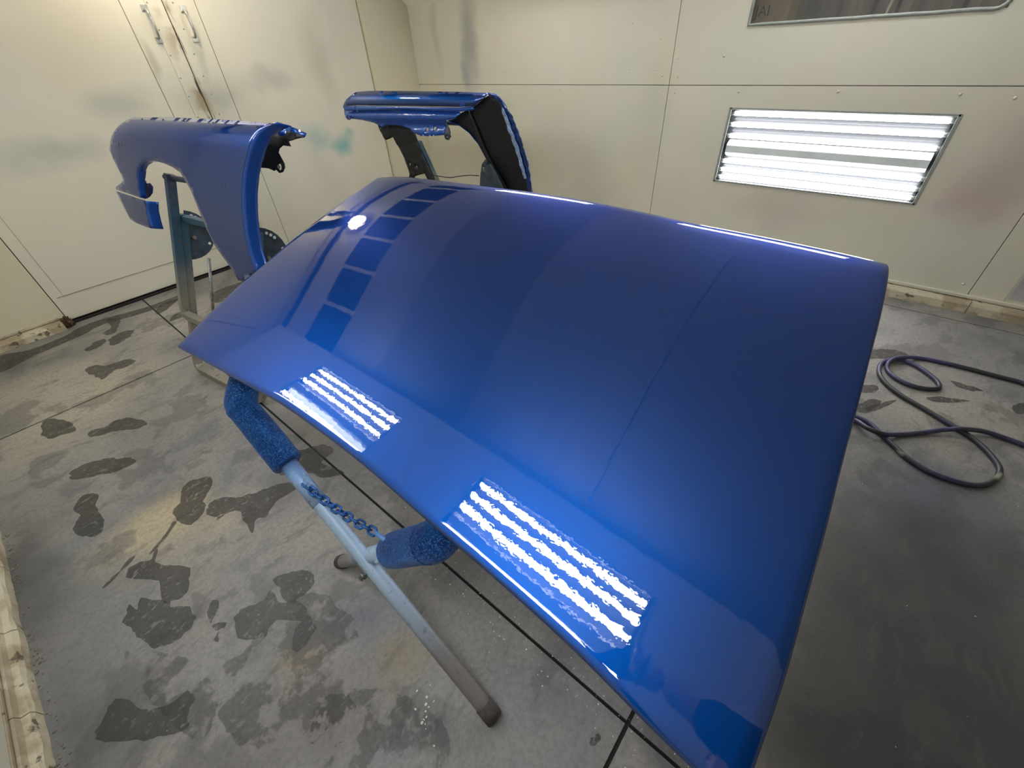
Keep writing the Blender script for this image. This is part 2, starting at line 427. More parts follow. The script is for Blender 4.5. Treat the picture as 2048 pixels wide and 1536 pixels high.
# ------------------------------------------------------------------ light fixtures (recessed, six tubes each)
def grid_panel(name, org, A, B, N, ua, ub, holes, mat, parent, thick=.03):
    """flat panel in the plane org + a*A + b*B with rectangular holes, thickness behind"""
    org, A, B, N = map(Vector, (org, A, B, N))
    xs = sorted({*ua, *[h[0] for h in holes], *[h[1] for h in holes]}); ys = sorted({*ub, *[h[2] for h in holes], *[h[3] for h in holes]})
    xs = [x for x in xs if ua[0] <= x <= ua[1]]; ys = [y for y in ys if ub[0] <= y <= ub[1]]
    bm = bmesh.new(); V = {}
    def vert(i, j, k):
        if (i, j, k) not in V: V[i, j, k] = bm.verts.new(org+A*xs[i]+B*ys[j]-N*(thick*k))
        return V[i, j, k]
    solid = {}
    for i in range(len(xs)-1):
        for j in range(len(ys)-1):
            cx, cy = (xs[i]+xs[i+1])/2, (ys[j]+ys[j+1])/2
            solid[i, j] = not any(h[0] < cx < h[1] and h[2] < cy < h[3] for h in holes)
    for (i, j), k in solid.items():
        if not k: continue
        for d in (0, 1): bm.faces.new([vert(*q, d) for q in ((i, j), (i+1, j), (i+1, j+1), (i, j+1))])
        for (di, dj), (p, q) in {(-1,0): ((i,j),(i,j+1)), (1,0): ((i+1,j),(i+1,j+1)), (0,-1): ((i,j),(i+1,j)), (0,1): ((i,j+1),(i+1,j+1))}.items():
            if not solid.get((i+di, j+dj), False):
                bm.faces.new((vert(*p, 0), vert(*q, 0), vert(*q, 1), vert(*p, 1)))
    return finish(bm, name, mat, parent)
FL, FW = 1.27, .485
def fixture(c, b, n, label, parent=None):
    """c centre, y is the long axis, b runs down across the tubes, n points into the room"""
    c, b, n = Vector(c), Vector(b).normalized(), Vector(n).normalized(); a = Vector((0, 1, 0))
    root = empty('light_fixture', c); tag(root, label, 'light', 'fluorescent booth lights')
    M = Matrix((( a.x, b.x, n.x, c.x), (a.y, b.y, n.y, c.y), (a.z, b.z, n.z, c.z), (0,0,0,1)))
    h, k = FL/2, FW/2
    bm = bmesh.new()
    for lo, hi in (((-h, -k, -.07), (h, k, -.066)), ((-h, -k, -.07), (-h+.004, k, 0)), ((h-.004, -k, -.07), (h, k, 0)), ((-h, -k, -.07), (h, -k+.004, 0)), ((-h, k-.004, -.07), (h, k, 0))):
        box_bm(bm, lo, hi, M)
    finish(bm, 'housing', MAT['reflector'], root)
    bm = bmesh.new()
    for lo, hi in (((-h-.006, -k-.006, -.002), (-h+.012, k+.006, .004)), ((h-.012, -k-.006, -.002), (h+.006, k+.006, .004)), ((-h, -k-.006, -.002), (h, -k+.006, .004)), ((-h, k-.006, -.002), (h, k+.006, .004))):
        box_bm(bm, lo, hi, M)
    finish(bm, 'frame', MAT['frame_grey'], root, bevel=.001)
    ds = (.032, .102, .175, .345, .405, .458)
    for d in ds:
        y = d-k
        tube('tube', [M @ Vector((-h+.035, y, -.03)), M @ Vector((h-.035, y, -.03))], .0145, MAT['tube_white'], root, seg=12)
        for sx in (-1, 1):
            cyl('socket', M @ Vector((sx*(h-.036), y, -.03)), M @ Vector((sx*(h-.005), y, -.03)), .014, MAT['frame_grey'], root, seg=8)
    # gull-wing reflectors between the tubes and the ballast cover in the middle
    for d in (.067, .139, .375, .432):
        y = d-k
        prism('reflector', [M @ Vector((-h+.02, y-.012, -.064)), M @ Vector((-h+.02, y, -.022)), M @ Vector((-h+.02, y+.012, -.064))], a*(FL-.06), MAT['reflector'], root)
    y0, y1 = .205-k, .315-k
    prism('ballast_cover', [M @ Vector((-h+.03, y0, -.064)), M @ Vector((-h+.03, y0+.02, -.02)), M @ Vector((-h+.03, y0+.032, -.012)), M @ Vector((-h+.03, y1-.032, -.012)), M @ Vector((-h+.03, y1-.02, -.02)), M @ Vector((-h+.03, y1, -.064))], a*(FL-.06), MAT['cover'], root)
    return root
S2 = math.sqrt(.5)
hipx = .305                                   # distance of the fixture centre from the hip's top edge, across x
FIX = [((WR, .495, .84), (0, 0, -1), (-1, 0, 0), 'large fluorescent light set low in the right wall, below the window'),
       ((-hipx+.035, .53, HC-hipx+.035), (-S2, 0, -S2), (S2, 0, -S2), 'fluorescent light in the left ceiling slope nearest the photographer, mirrored on the hood lower edge'),
       ((-hipx+.035, 2.62, HC-hipx+.035), (-S2, 0, -S2), (S2, 0, -S2), 'fluorescent light in the left ceiling slope towards the doors, mirrored at the hood left part'),
       ((3.05+hipx-.035, .53, HC-hipx+.035), (S2, 0, -S2), (-S2, 0, -S2), 'fluorescent light in the right ceiling slope above the window'),
       ((3.05+hipx-.035, 2.62, HC-hipx+.035), (S2, 0, -S2), (-S2, 0, -S2), 'fluorescent light in the right ceiling slope towards the doors')]
for f in FIX: fixture(*f)

# ------------------------------------------------------------------ room
def struct(o, label=None):
    o['kind'] = 'structure'
    if label: o['label'] = label
    return o
# floor: dark bed seen in the joints, slabs on top
fl = struct(box('floor', (XL-.05, YF-.1, -.05), (WR+.1, YB+.2, -.006), MAT['joint']), 'stained grey concrete floor with sawn joints')
SX = [(-.8, .404), (.414, 3.598), (3.606, 3.9)]; SY = [(YF, .006), (.017, 3.252), (3.266, 4.7)]
for x0, x1 in SX:
    for y0, y1 in SY:
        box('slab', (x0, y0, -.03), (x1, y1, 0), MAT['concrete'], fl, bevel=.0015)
# right wall
wr = struct(box('wall_right', (WR+.035, YF, 0), (WR+.06, YB+.1, .02), MAT['dark']), 'cream sheet-metal wall with riveted panel joints')
def rpanel(ya, yb, za, zb, holes=(), mat=None):
    return grid_panel('wall_panel', (WR, 0, 0), (0, 1, 0), (0, 0, 1), (-1, 0, 0), (ya+.0022, yb-.0022), (za+.0022, zb-.0022), holes, mat or MAT['wall_right'], wr)
FH = (.495-FL/2, .495+FL/2, .84-FW/2, .84+FW/2)
WIN = (-.10, 1.137, 1.545, 1.84)
rpanel(1.622, YB, .085, 1.22); rpanel(-.632, 1.622, .085, 1.22, [FH]); rpanel(YF, -.632, .085, 1.22)
rpanel(1.622, YB, 1.22, 1.9); rpanel(YF, 1.622, 1.22, 1.9, [WIN])
box('backing', (WR+.031, YF, 0), (WR+.034, YB, FH[2]-.01), MAT['dark'], wr); box('backing', (WR+.031, YF, FH[3]+.01), (WR+.034, YB, WIN[2]-.01), MAT['dark'], wr)
box('backing', (WR+.031, YF, FH[2]-.02), (WR+.034, FH[0]-.01, FH[3]+.02), MAT['dark'], wr); box('backing', (WR+.031, FH[1]+.01, FH[2]-.02), (WR+.034, YB, FH[3]+.02), MAT['dark'], wr)
for px in ((1478,183),(1677,183),(1921,188),(1318,185),(1350,186),(1120,179),(1017,177),(930,177),(1310,140),(1259,138),(1010,142),(1022,142),(1322,77),(1324,152),(1356,117),(1356,154),(841,104),(840,144),(1926,568),(1265,46),(2030,196),(1448,112)):
    P = at(px, 0, WR); dome('rivet', P, (-1, 0, 0), .009 if px[0] > 1400 else .007, MAT['wall_right'], wr)
# joint cover strip and bare scuffed panel near the right frame edge, bottom trim of the wall
box('cover_strip', (WR-.004, -.80, .09), (WR-.0005, -.636, 1.215), MAT['wall_right'], wr, bevel=.001)
box('scuffed_plate', (WR-.003, -2.4, .12), (WR-.0004, -.81, .62), MAT['bare'], wr)
def curb_blocks(root, cuts, fn):
    for (a, b) in zip(cuts, cuts[1:]): fn(root, a, b)
def rcurb(root, a, b):
    bm = bmesh.new(); n = max(3, int((b-a)/.04)); rows = []
    for i in range(n+1):
        y = a+.002+(b-a-.004)*i/n; j = lambda k: .006*noise.noise(Vector((y*9, k, 1.7)))
        rows.append([bm.verts.new((x, y, z)) for x, z in ((WR+.02, -.01), (3.742+j(0), -.01), (3.745+j(1), .05+j(2)), (3.757+j(3), .072+j(4)*.5), (WR+.02, .074))])
    for A, B in zip(rows, rows[1:]):
        for k in range(4): bm.faces.new((A[k], A[k+1], B[k+1], B[k]))
    bm.faces.new(rows[0]); bm.faces.new(rows[-1][::-1])
    finish(bm, 'curb_block', MAT['curb'], root)
br = struct(box('baseboard_right', (WR-.012, YF, .078), (WR+.01, YB, .086), MAT['wall_right']), 'chipped cream curb along the right wall')
curb_blocks(br, [YF, -1.9, -.95, -.665, -.20, .75, 1.7, 2.6, 3.5, YB], rcurb)
box('base_trim', (WR-.018, YF, .086), (WR, YB, .100), MAT['wall_right'], br, bevel=.002)
# window in the right wall
wn = struct(box('window_1', (WR+.026, WIN[0], WIN[2]), (WR+.03, WIN[1], WIN[3]), MAT['glass']), 'booth window with grey seal, dark workshop behind')
bm = bmesh.new()
cr = .05
loop = [(WIN[1], WIN[2]), (WIN[1], WIN[3]), (WIN[0], WIN[3])] + [(WIN[0]+cr-cr*math.cos(t), WIN[2]+cr-cr*math.sin(t)) for t in (0, .4, .8, 1.2, 1.57)]
tube('window_seal', [(WR-.001, y, z+.003*noise.noise(Vector((y*8, 0, 0)))) for y, z in [(p[0], p[1]) for p in densify(loop, .08)]], .010, MAT['frame_grey'], wn, seg=8, closed=True)
bm.free()
box('room_behind', (WR+.9, -1.4, 1.0), (WR+.93, 2.6, 2.6), plain('grey_curtain', (108, 104, 100), .9, 0, 8, .25), wn)
box('room_floor', (WR+.07, -1.4, 1.0), (WR+.93, 2.6, 1.02), MAT['dark'], wn)
for k in range(16):     # hanging plastic folds
    y = -.9+k*.11+random.uniform(-.03, .03)
    prism('curtain_fold', [(WR+.6+.03*(k%2), y, 1.05), (WR+.56, y+.05, 1.05), (WR+.6+.03*((k+1)%2), y+.11, 1.05)], (0, .02, 1.0), plain('curtain_plastic', (112+6*(k%3), 108+5*(k%3), 104+4*(k%3)), .5), wn)
cbx = box('cardboard_box', (WR+.08, .935, 1.5), (WR+.30, 1.17, 1.95), plain('cardboard', (126, 110, 88), .85, 0, 14, .1), wn)
def text(name, body, size, mtx, mat, parent, ext=.0006):
    cu = bpy.data.curves.new(name, 'FONT'); cu.body = body; cu.size = size; cu.extrude = ext; cu.align_x = 'CENTER'
    o = bpy.data.objects.new(name, cu); COL.objects.link(o); bpy.context.view_layer.update()
    dg = bpy.context.evaluated_depsgraph_get(); me = bpy.data.meshes.new_from_object(o.evaluated_get(dg)); bpy.data.objects.remove(o)
    me.transform(mtx); me.materials.clear(); me.materials.append(mat)
    o = bpy.data.objects.new(name, me); link(o, parent); return o
TX = Matrix(((0,0,-1,WR+.079),(-1,0,0,1.092),(0,1,0,1.585),(0,0,0,1)))
text('lettering', 'JAI', .078, TX, plain('dark_print', (40, 28, 24), .8), cbx)
tube('cable', smooth_path([(WR+.12, .42, 1.5), (WR+.13, .41, 1.62), (WR+.14, .38, 1.75), (WR+.13, .37, 2.0)]), .007, plain('pale_cable', (200, 196, 176), .5), wn)
bpy.data.objects[wn.name]
box('window_fill_panel', (WR+.15, -.8, 2.45), (WR+.35, 1.8, 2.48), emis('window_fill_glow', (255, 246, 230), 4.0), wn)  # unseen glowing panel, added to brighten the view through the window
glint_dot = dome('lamp_reflection', (WR+.4, .62, 1.66), (-1, 0, 0), .012, emis('reflection_glow', (255, 255, 255), 12), wn)  # glowing dot standing in for a lamp's reflection in the glass
# door wall: plain strips either side, recessed double door
wb = struct(box('wall_back', (XL-.05, YB+.06, 0), (WR+.1, YB+.09, HC+.1), MAT['dark']), 'cream end wall with double doors')
box('wall_panel', (3.225, YB, .0), (WR+.03, YB+.05, HC+.05), MAT['wall_cream'], wb, bevel=.002)
box('wall_panel', (XL-.03, YB, .06), (-.085, YB+.05, HC+.05), MAT['wall_cream'], wb, bevel=.002)
box('door_header', (-.085, YB, 2.60), (3.225, YB+.05, HC+.05), MAT['wall_cream'], wb, bevel=.002)
box('threshold', (-.085, YB+.01, 0), (3.225, YB+.06, .012), MAT['dark'], wb)
def door(name, x0, x1, side, label):
    d = struct(box(name, (x0, YD, .026), (x1, YD+.03, 2.597), MAT['door'], bevel=.002), label)
    xs = x1-.02 if side < 0 else x0+.02           # meeting stile
    g = (lambda a, b: (min(a, b), max(a, b)))
    a, b = g(xs-side*-.02, xs+side*.125) if False else ((x1-.115, x1-.004) if side < 0 else (x0+.004, x0+.075))
    box('meeting_strip', (a, YD-.006, .03), (b, YD-.0006, 2.59), MAT['door'], d, bevel=.0015)
    sx = 1.287 if side < 0 else 1.775
    box('stile_groove', (sx-.002, YD-.0015, .03), (sx+.002, YD-.0003, 2.35), plain('groove', (120, 112, 88), .8), d)
    if side < 0:
        box('kick_rail', (x0+.03, YD-.004, .205), (sx, YD-.0005, .209), plain('groove2', (150, 144, 118), .8), d)
        box('edge_groove', (-.01, YD-.0015, .2), (-.006, YD-.0003, 2.3), plain('groove3', (172, 166, 142), .8), d)
    for z in (.45, .7, .95, 1.2, 1.34, 1.46, 1.6, 1.75, 1.9, 2.05):
        dome('screw', ((x1-.1 if side < 0 else x0+.062), YD-.006, z), (0, -1, 0), .006, MAT['frame_grey'], d)
    # pull handle
    hx, z0, z1 = (1.424, 1.69, 1.873) if side < 0 else (1.675, 1.688, 1.866)
    h = box('handle', (hx-.002, YD-.034, z0+.04), (hx+.002, YD-.032, z0+.05), MAT['chrome'], d)
    tube('grip', smooth_path([(hx, YD-.006, z1-.012), (hx, YD-.028, z1-.02), (hx, YD-.04, z1-.05), (hx, YD-.043, (z0+z1)/2), (hx, YD-.04, z0+.05), (hx, YD-.028, z0+.02), (hx, YD-.006, z0+.012)], 4), .0085, MAT['chrome'], h, seg=10)
    for z in (z0, z1): box('base_plate', (hx-.022, YD-.007, z-.018), (hx+.022, YD-.0006, z+.018), MAT['chrome'], h, bevel=.002)
    return d
door('door_1', -.080, 1.553, -1, 'left leaf of the cream booth door'); door('door_2', 1.559, 3.218, 1, 'right leaf of the cream booth door')
box('crack', (1.553, YD+.004, .03), (1.559, YD+.006, 2.59), MAT['dark'], wb)
bb = struct(box('baseboard_back', (XL, YB-.012, .07), (-.12, YB+.01, .082), MAT['curb']), 'chipped curb left of the doors')
bm = bmesh.new(); rows = []
for i in range(17):
    x = XL+(.63)*i/16; j = lambda k: .005*noise.noise(Vector((x*9, k, 4.7)))
    rows.append([bm.verts.new((x, y, z)) for y, z in ((YB+.01, -.01), (4.495+j(0), -.01), (4.50+j(1), .042+j(2)), (4.512+j(3), .052), (YB+.01, .066+j(5)))])
for A, B in zip(rows, rows[1:]):
    for k in range(4): bm.faces.new((A[k], A[k+1], B[k+1], B[k]))
bm.faces.new(rows[0]); bm.faces.new(rows[-1][::-1]); finish(bm, 'curb_block', MAT['curb'], bb)
bm = bmesh.new(); bmesh.ops.create_icosphere(bm, subdivisions=3, radius=1)
for v in bm.verts: v.co = Vector((v.co.x*.035, v.co.y*.05, v.co.z*.045))*(1+.5*noise.noise(v.co*3)) + Vector((-.095, 4.56, .03))
rl = finish(bm, 'rust_lump', MAT['rust'], bb)
# left wall, front wall, slopes, ceiling
wl = struct(box('wall_left', (XL-.03, YF, 0), (XL-.028, YB, 1.9), MAT['dark']), 'cream wall beside the photographer')
for a, b in ((YF, -.63), (-.63, 1.81), (1.81, YB)): box('wall_panel', (XL-.027, a+.001, .095), (XL, b-.001, 1.885), MAT['wall_left'], wl, bevel=.001)
bl = struct(box('baseboard_left', (XL-.02, YF, .085), (XL+.004, YB, .094), MAT['curb']), 'chipped cream curb along the left wall')
def lcurb(root, a, b):
    bm = bmesh.new(); n = max(3, int((b-a)/.03)); rows = []
    for i in range(n+1):
        y = a+.002+(b-a-.004)*i/n; j = lambda k: .006*noise.noise(Vector((y*12, k, 7.7)))
        rows.append([bm.verts.new((x, y, z)) for x, z in ((XL-.02, -.01), (-.712+j(0), -.01), (-.713+j(1), .034+j(2)), (-.72+j(3), .046+j(4)*.5), (-.737+j(6)*.4, .05), (-.742, .07), (XL-.02, .084))])
    for A, B in zip(rows, rows[1:]):
        for k in range(6): bm.faces.new((A[k], A[k+1], B[k+1], B[k]))
    bm.faces.new(rows[0]); bm.faces.new(rows[-1][::-1])
    finish(bm, 'curb_block', MAT['curb'], root)
curb_blocks(bl, [YF, -1.4, .4, 1.42, 1.79, 2.16, 2.9, 3.7, YB], lcurb)
wf = struct(box('wall_front', (XL-.03, YF-.03, 0), (WR+.03, YF, HC+.05), MAT['wall_cream']), 'cream wall behind the photographer')
for nm, x0, sg, fs in (('trim_1', 0.0, -1, FIX[1:3]), ('trim_2', 3.05, 1, FIX[3:5])):
    A = (0, 1, 0); B = (sg*S2, 0, -S2); N = (-sg*S2, 0, -S2)
    hol = []
    for f in fs:
        b_ = (Vector(f[0])-Vector((x0, 0, HC))).dot(Vector(B)); hol.append((f[0][1]-FL/2, f[0][1]+FL/2, b_-FW/2, b_+FW/2))
    o = grid_panel(nm, (x0, 0, HC), A, B, N, (YF, YB), (-.0, .75/S2+.02), hol, MAT['ceil'], None, .02)
    struct(o, 'sloped ceiling panel holding the booth lights')
cl = struct(box('ceiling', (-.05, YF, HC+.06), (3.1, YB+.05, HC+.09), MAT['dark']), 'booth ceiling of framed filters')
xb = [0.0, .37, .80, 1.24, 1.66, 2.1, 2.55, 3.05]
for a, b in zip(xb, xb[1:]):
    box('filter_panel', (a+.02, 3.33, HC+.01), (b-.02, 3.93, HC+.03), MAT['filter'], cl)
bm = bmesh.new()
for a in xb[1:-1]: box_bm(bm, (a-.02, 3.30, HC-.002), (a+.02, 3.93, HC+.03))
o = finish(bm, 'filter_frame', MAT['ceil'], cl); o['kind'] = 'stuff'
box('ceiling_band', (0, 3.93, HC-.002), (3.05, 4.38, HC+.03), MAT['ceil'], cl)
box('ceiling_band', (0, 4.38, HC+.03), (3.05, YB, HC+.05), MAT['filter'], cl)
for a, b, m in ((2.604, 3.33, 182), (1.574, 2.598, 158), (.473, 1.569, 186), (-.6, .468, 178), (-1.7, -.606, 180), (YF, -1.706, 180)):
    box('ceiling_panel', (0, a, HC), (3.05, b, HC+.02), plain('ceiling_cloth_%d' % int(m+a*10), (m, m-1, m-4), .8, 0, 5, .04), cl)
# round work lamp on the ceiling in front of the doors
wlamp = empty('ceiling_lamp', (1.45, 4.17, HC)); tag(wlamp, 'round bright lamp on the ceiling before the doors, mirrored at the hood far left corner', 'lamp')
cyl('lamp_shade', (1.45, 4.17, HC-.003), (1.45, 4.17, HC-.05), .12, MAT['frame_grey'], wlamp, 24, .15)
bl_ = dome('bulb', (0, 0, 0), (0, 0, 1), .125, emis('work_lamp', (255, 240, 214), 50), wlamp); bl_.data.transform(Matrix.Translation((1.45, 4.17, HC-.05)))

# ------------------------------------------------------------------ the hood
HP = [CAM + t*ray(p) for t, p in zip((1.772, 1.977, 1.192, .776), ((355,690), (755,352), (1775,527), (1475,1600)))]
_A, _B, _C, _D = HP
HN = np.cross(_C-_A, _B-_D); HN /= np.linalg.norm(HN); HN = HN if HN[2] > 0 else -HN
def hsurf(u, v):
    return _A*(1-u)*(1-v)+_B*(1-u)*v+_C*u*v+_D*u*(1-v) + HN*(.027*4*u*(1-u)+.013*4*v*(1-v)+.022*v*(1-v)*(2*v-1)*4)
def hhit(p):
    r = ray(p); x = np.array([.5, .3, 1.2])
    for _ in range(10):
        P = hsurf(x[0], x[1]); e = 1e-5
        J = np.array([(hsurf(x[0]+e, x[1])-P)/e, (hsurf(x[0], x[1]+e)-P)/e, -r]).T
        x = x-np.linalg.solve(J, P-CAM-x[2]*r)
    return x[:2]
def curve_fn(px):
    q = np.array([hhit(p) for p in px]); d = np.r_[0, np.cumsum(np.linalg.norm(np.diff(q, axis=0), axis=1))]; d /= d[-1]
    xs = np.linspace(0, 1, 201); a = np.interp(xs, d, q[:, 0]); b = np.interp(xs, d, q[:, 1])
    k = np.ones(15)/15                                         # smooth the interior, keep the ends
    def sm(y):
        z = np.r_[2*y[0]-y[7:0:-1], y, 2*y[-1]-y[-2:-9:-1]]; return np.convolve(z, k, 'valid')
    a, b = sm(a), sm(b)
    return lambda t: np.array([np.interp(t, xs, a), np.interp(t, xs, b)])
cAD = curve_fn([(355,690),(420,724),(474,754),(561,801),(640,857),(717,915),(790,978),(863,1042),(908,1078),(1010,1166),(1153,1294),(1269,1413),(1391,1533),(1475,1608)])
cBC = curve_fn([(757,353),(800,351),(880,361),(952,370),(1065,384),(1180,402),(1280,423),(1384,447),(1540,476),(1700,509),(1775,527)])
cAB = curve_fn([(355,690),(423,623),(478,571),(522,535),(572,491),(660,422),(701,393),(720,380),(744,363),(757,353)])
cDC = curve_fn([(1475,1608),(1505,1519),(1546,1406),(1573,1320),(1600,1219),(1645,1060),(1680,918),(1704,831),(1720,771),(1738,700),(1756,633),(1770,567),(1775,527)])
cA, cB, cC_, cD_ = cAD(0), cAB(1), cBC(1), cAD(1)
def huv(s, t):
    return (1-t)*cAD(s)+t*cBC(s)+(1-s)*cAB(t)+s*cDC(t) - ((1-s)*(1-t)*cA+(1-s)*t*cB+s*(1-t)*cD_+s*t*cC_)
HL = .97; TR = .944
LIP = .10
def hp(s, t):
    P = hsurf(*huv(s, t)); k = max(0.0, .16-t)
    return P - HN*(HL*(LIP if s < .45 else LIP-.075*min(1, (s-.45)/.3))*k*k)
def hframe(s, t):
    e = 1e-3; P = hp(s, t); dv = hp(s, t)-hp(s, t-e) if t > .5 else hp(s, t+e)-P
    du = hp(min(s+e, 1), t)-hp(max(s-e, 0), t); dv = dv/np.linalg.norm(dv); du = du/np.linalg.norm(du)
    n = np.cross(du, dv); n = n if n[2] > 0 else -n; n = n/np.linalg.norm(n); du = np.cross(dv, n); return P, du, dv, n
# rolled front edge: first a gentle bend, then a tight one
prof = [(0, 0)]; th = 0.0; x = z = 0.0
RQ = .085
for i in range(80):
    ds = .0025; k = (math.radians(9)/.04)*min(1, i*ds/.02) if i*ds < .04 else 1/RQ
    th = min(th+k*ds, math.radians(98)); x += ds*math.cos(th); z += ds*math.sin(th); prof.append((x, z))
    if th >= math.radians(98) and len(prof) > 42: break
def hood():
    NS, NT_ = 96, 64
    S = [i/NS for i in range(NS+1)]; T = [TR*j/NT_ for j in range(NT_+1)]
    bm = bmesh.new(); G = [[bm.verts.new(Vector(hp(s, t))) for t in T] for s in S]
    for i, s in enumerate(S):
        P, du, dv, n = hframe(s, TR)
        for (a, b) in prof[1:]: G[i].append(bm.verts.new(Vector(P+dv*a-n*b)))
    for i in range(NS):
        for j in range(len(G[0])-1): bm.faces.new((G[i][j], G[i+1][j], G[i+1][j+1], G[i][j+1]))
    # folded hem on the three other sides
    def hem(verts, out_fn):
        rows = []
        for k, v in enumerate(verts):
            P = np.array(v.co); o, n = out_fn(k)
            r = .006; row = [v]
            for a in (35, 70, 105, 140, 175): a = math.radians(a); row.append(bm.verts.new(Vector(P+o*r*math.sin(a)-n*r*(1-math.cos(a)))))
            row.append(bm.verts.new(Vector(P-o*.014-n*2*r))); rows.append(row)
        for A, B in zip(rows, rows[1:]):
            for k in range(len(A)-1): bm.faces.new((A[k], A[k+1], B[k+1], B[k]))
    def oAD(k): P, du, dv, n = hframe(S[k], 0.002); return -dv, n
    hem([G[i][0] for i in range(NS+1)], oAD)
    def side(i0, sg):
        def f(k):
            P, du, dv, n = hframe(S[i0], min(T[-1], T[min(k, NT_)]))
            if k > NT_:
                q = k-NT_; a, b = prof[q], prof[q-1]; tt = dv*(a[0]-b[0])-n*(a[1]-b[1]); tt /= np.linalg.norm(tt)
                nn = np.cross(du, tt); nn = nn if nn@(n*.3+dv) > 0 else -nn
                return du*sg, nn
            return du*sg, n
        return f
    hem([G[0][j] for j in range(len(G[0]))], side(0, -1 if hframe(0, .5)[1] @ (_D-_A) > 0 else 1))
    hem([G[NS][j] for j in range(len(G[0]))], side(NS, 1 if hframe(1, .5)[1] @ (_D-_A) > 0 else -1))
    root = empty('car_hood', _A*.25+_B*.25+_C*.25+_D*.25)
    tag(root, 'large glossy blue car hood lying tilted on the padded trestle in the foreground', 'car hood')
    finish(bm, 'outer_panel', MAT['paint'], root, smooth=True)
    bm = bmesh.new(); ns, nt = 40, 28; g = []
    for i in range(ns+1):
        row = []
        for j in range(nt+1):
            s, t = .008+.984*i/ns, .012+(.975-.012)*j/nt*.97
            d = min(s*1.7, (1-s)*1.7, t, .96-t); k = max(0, min(1, (d-.01)/.05)); rib = .012*(1 if (abs(s-.5) < .05 or abs(s-.25) < .03 or abs(s-.75) < .03 or abs(t-.5) < .04) else 0)
            row.append(bm.verts.new(Vector(hp(s, t)-HN*(.010+.018*k+rib*k))))
        g.append(row)
    for i in range(ns):
        for j in range(nt): bm.faces.new((g[i][j], g[i+1][j], g[i+1][j+1], g[i][j+1]))
    finish(bm, 'inner_frame', MAT['jamb'], root, smooth=True)
    return root
hood()

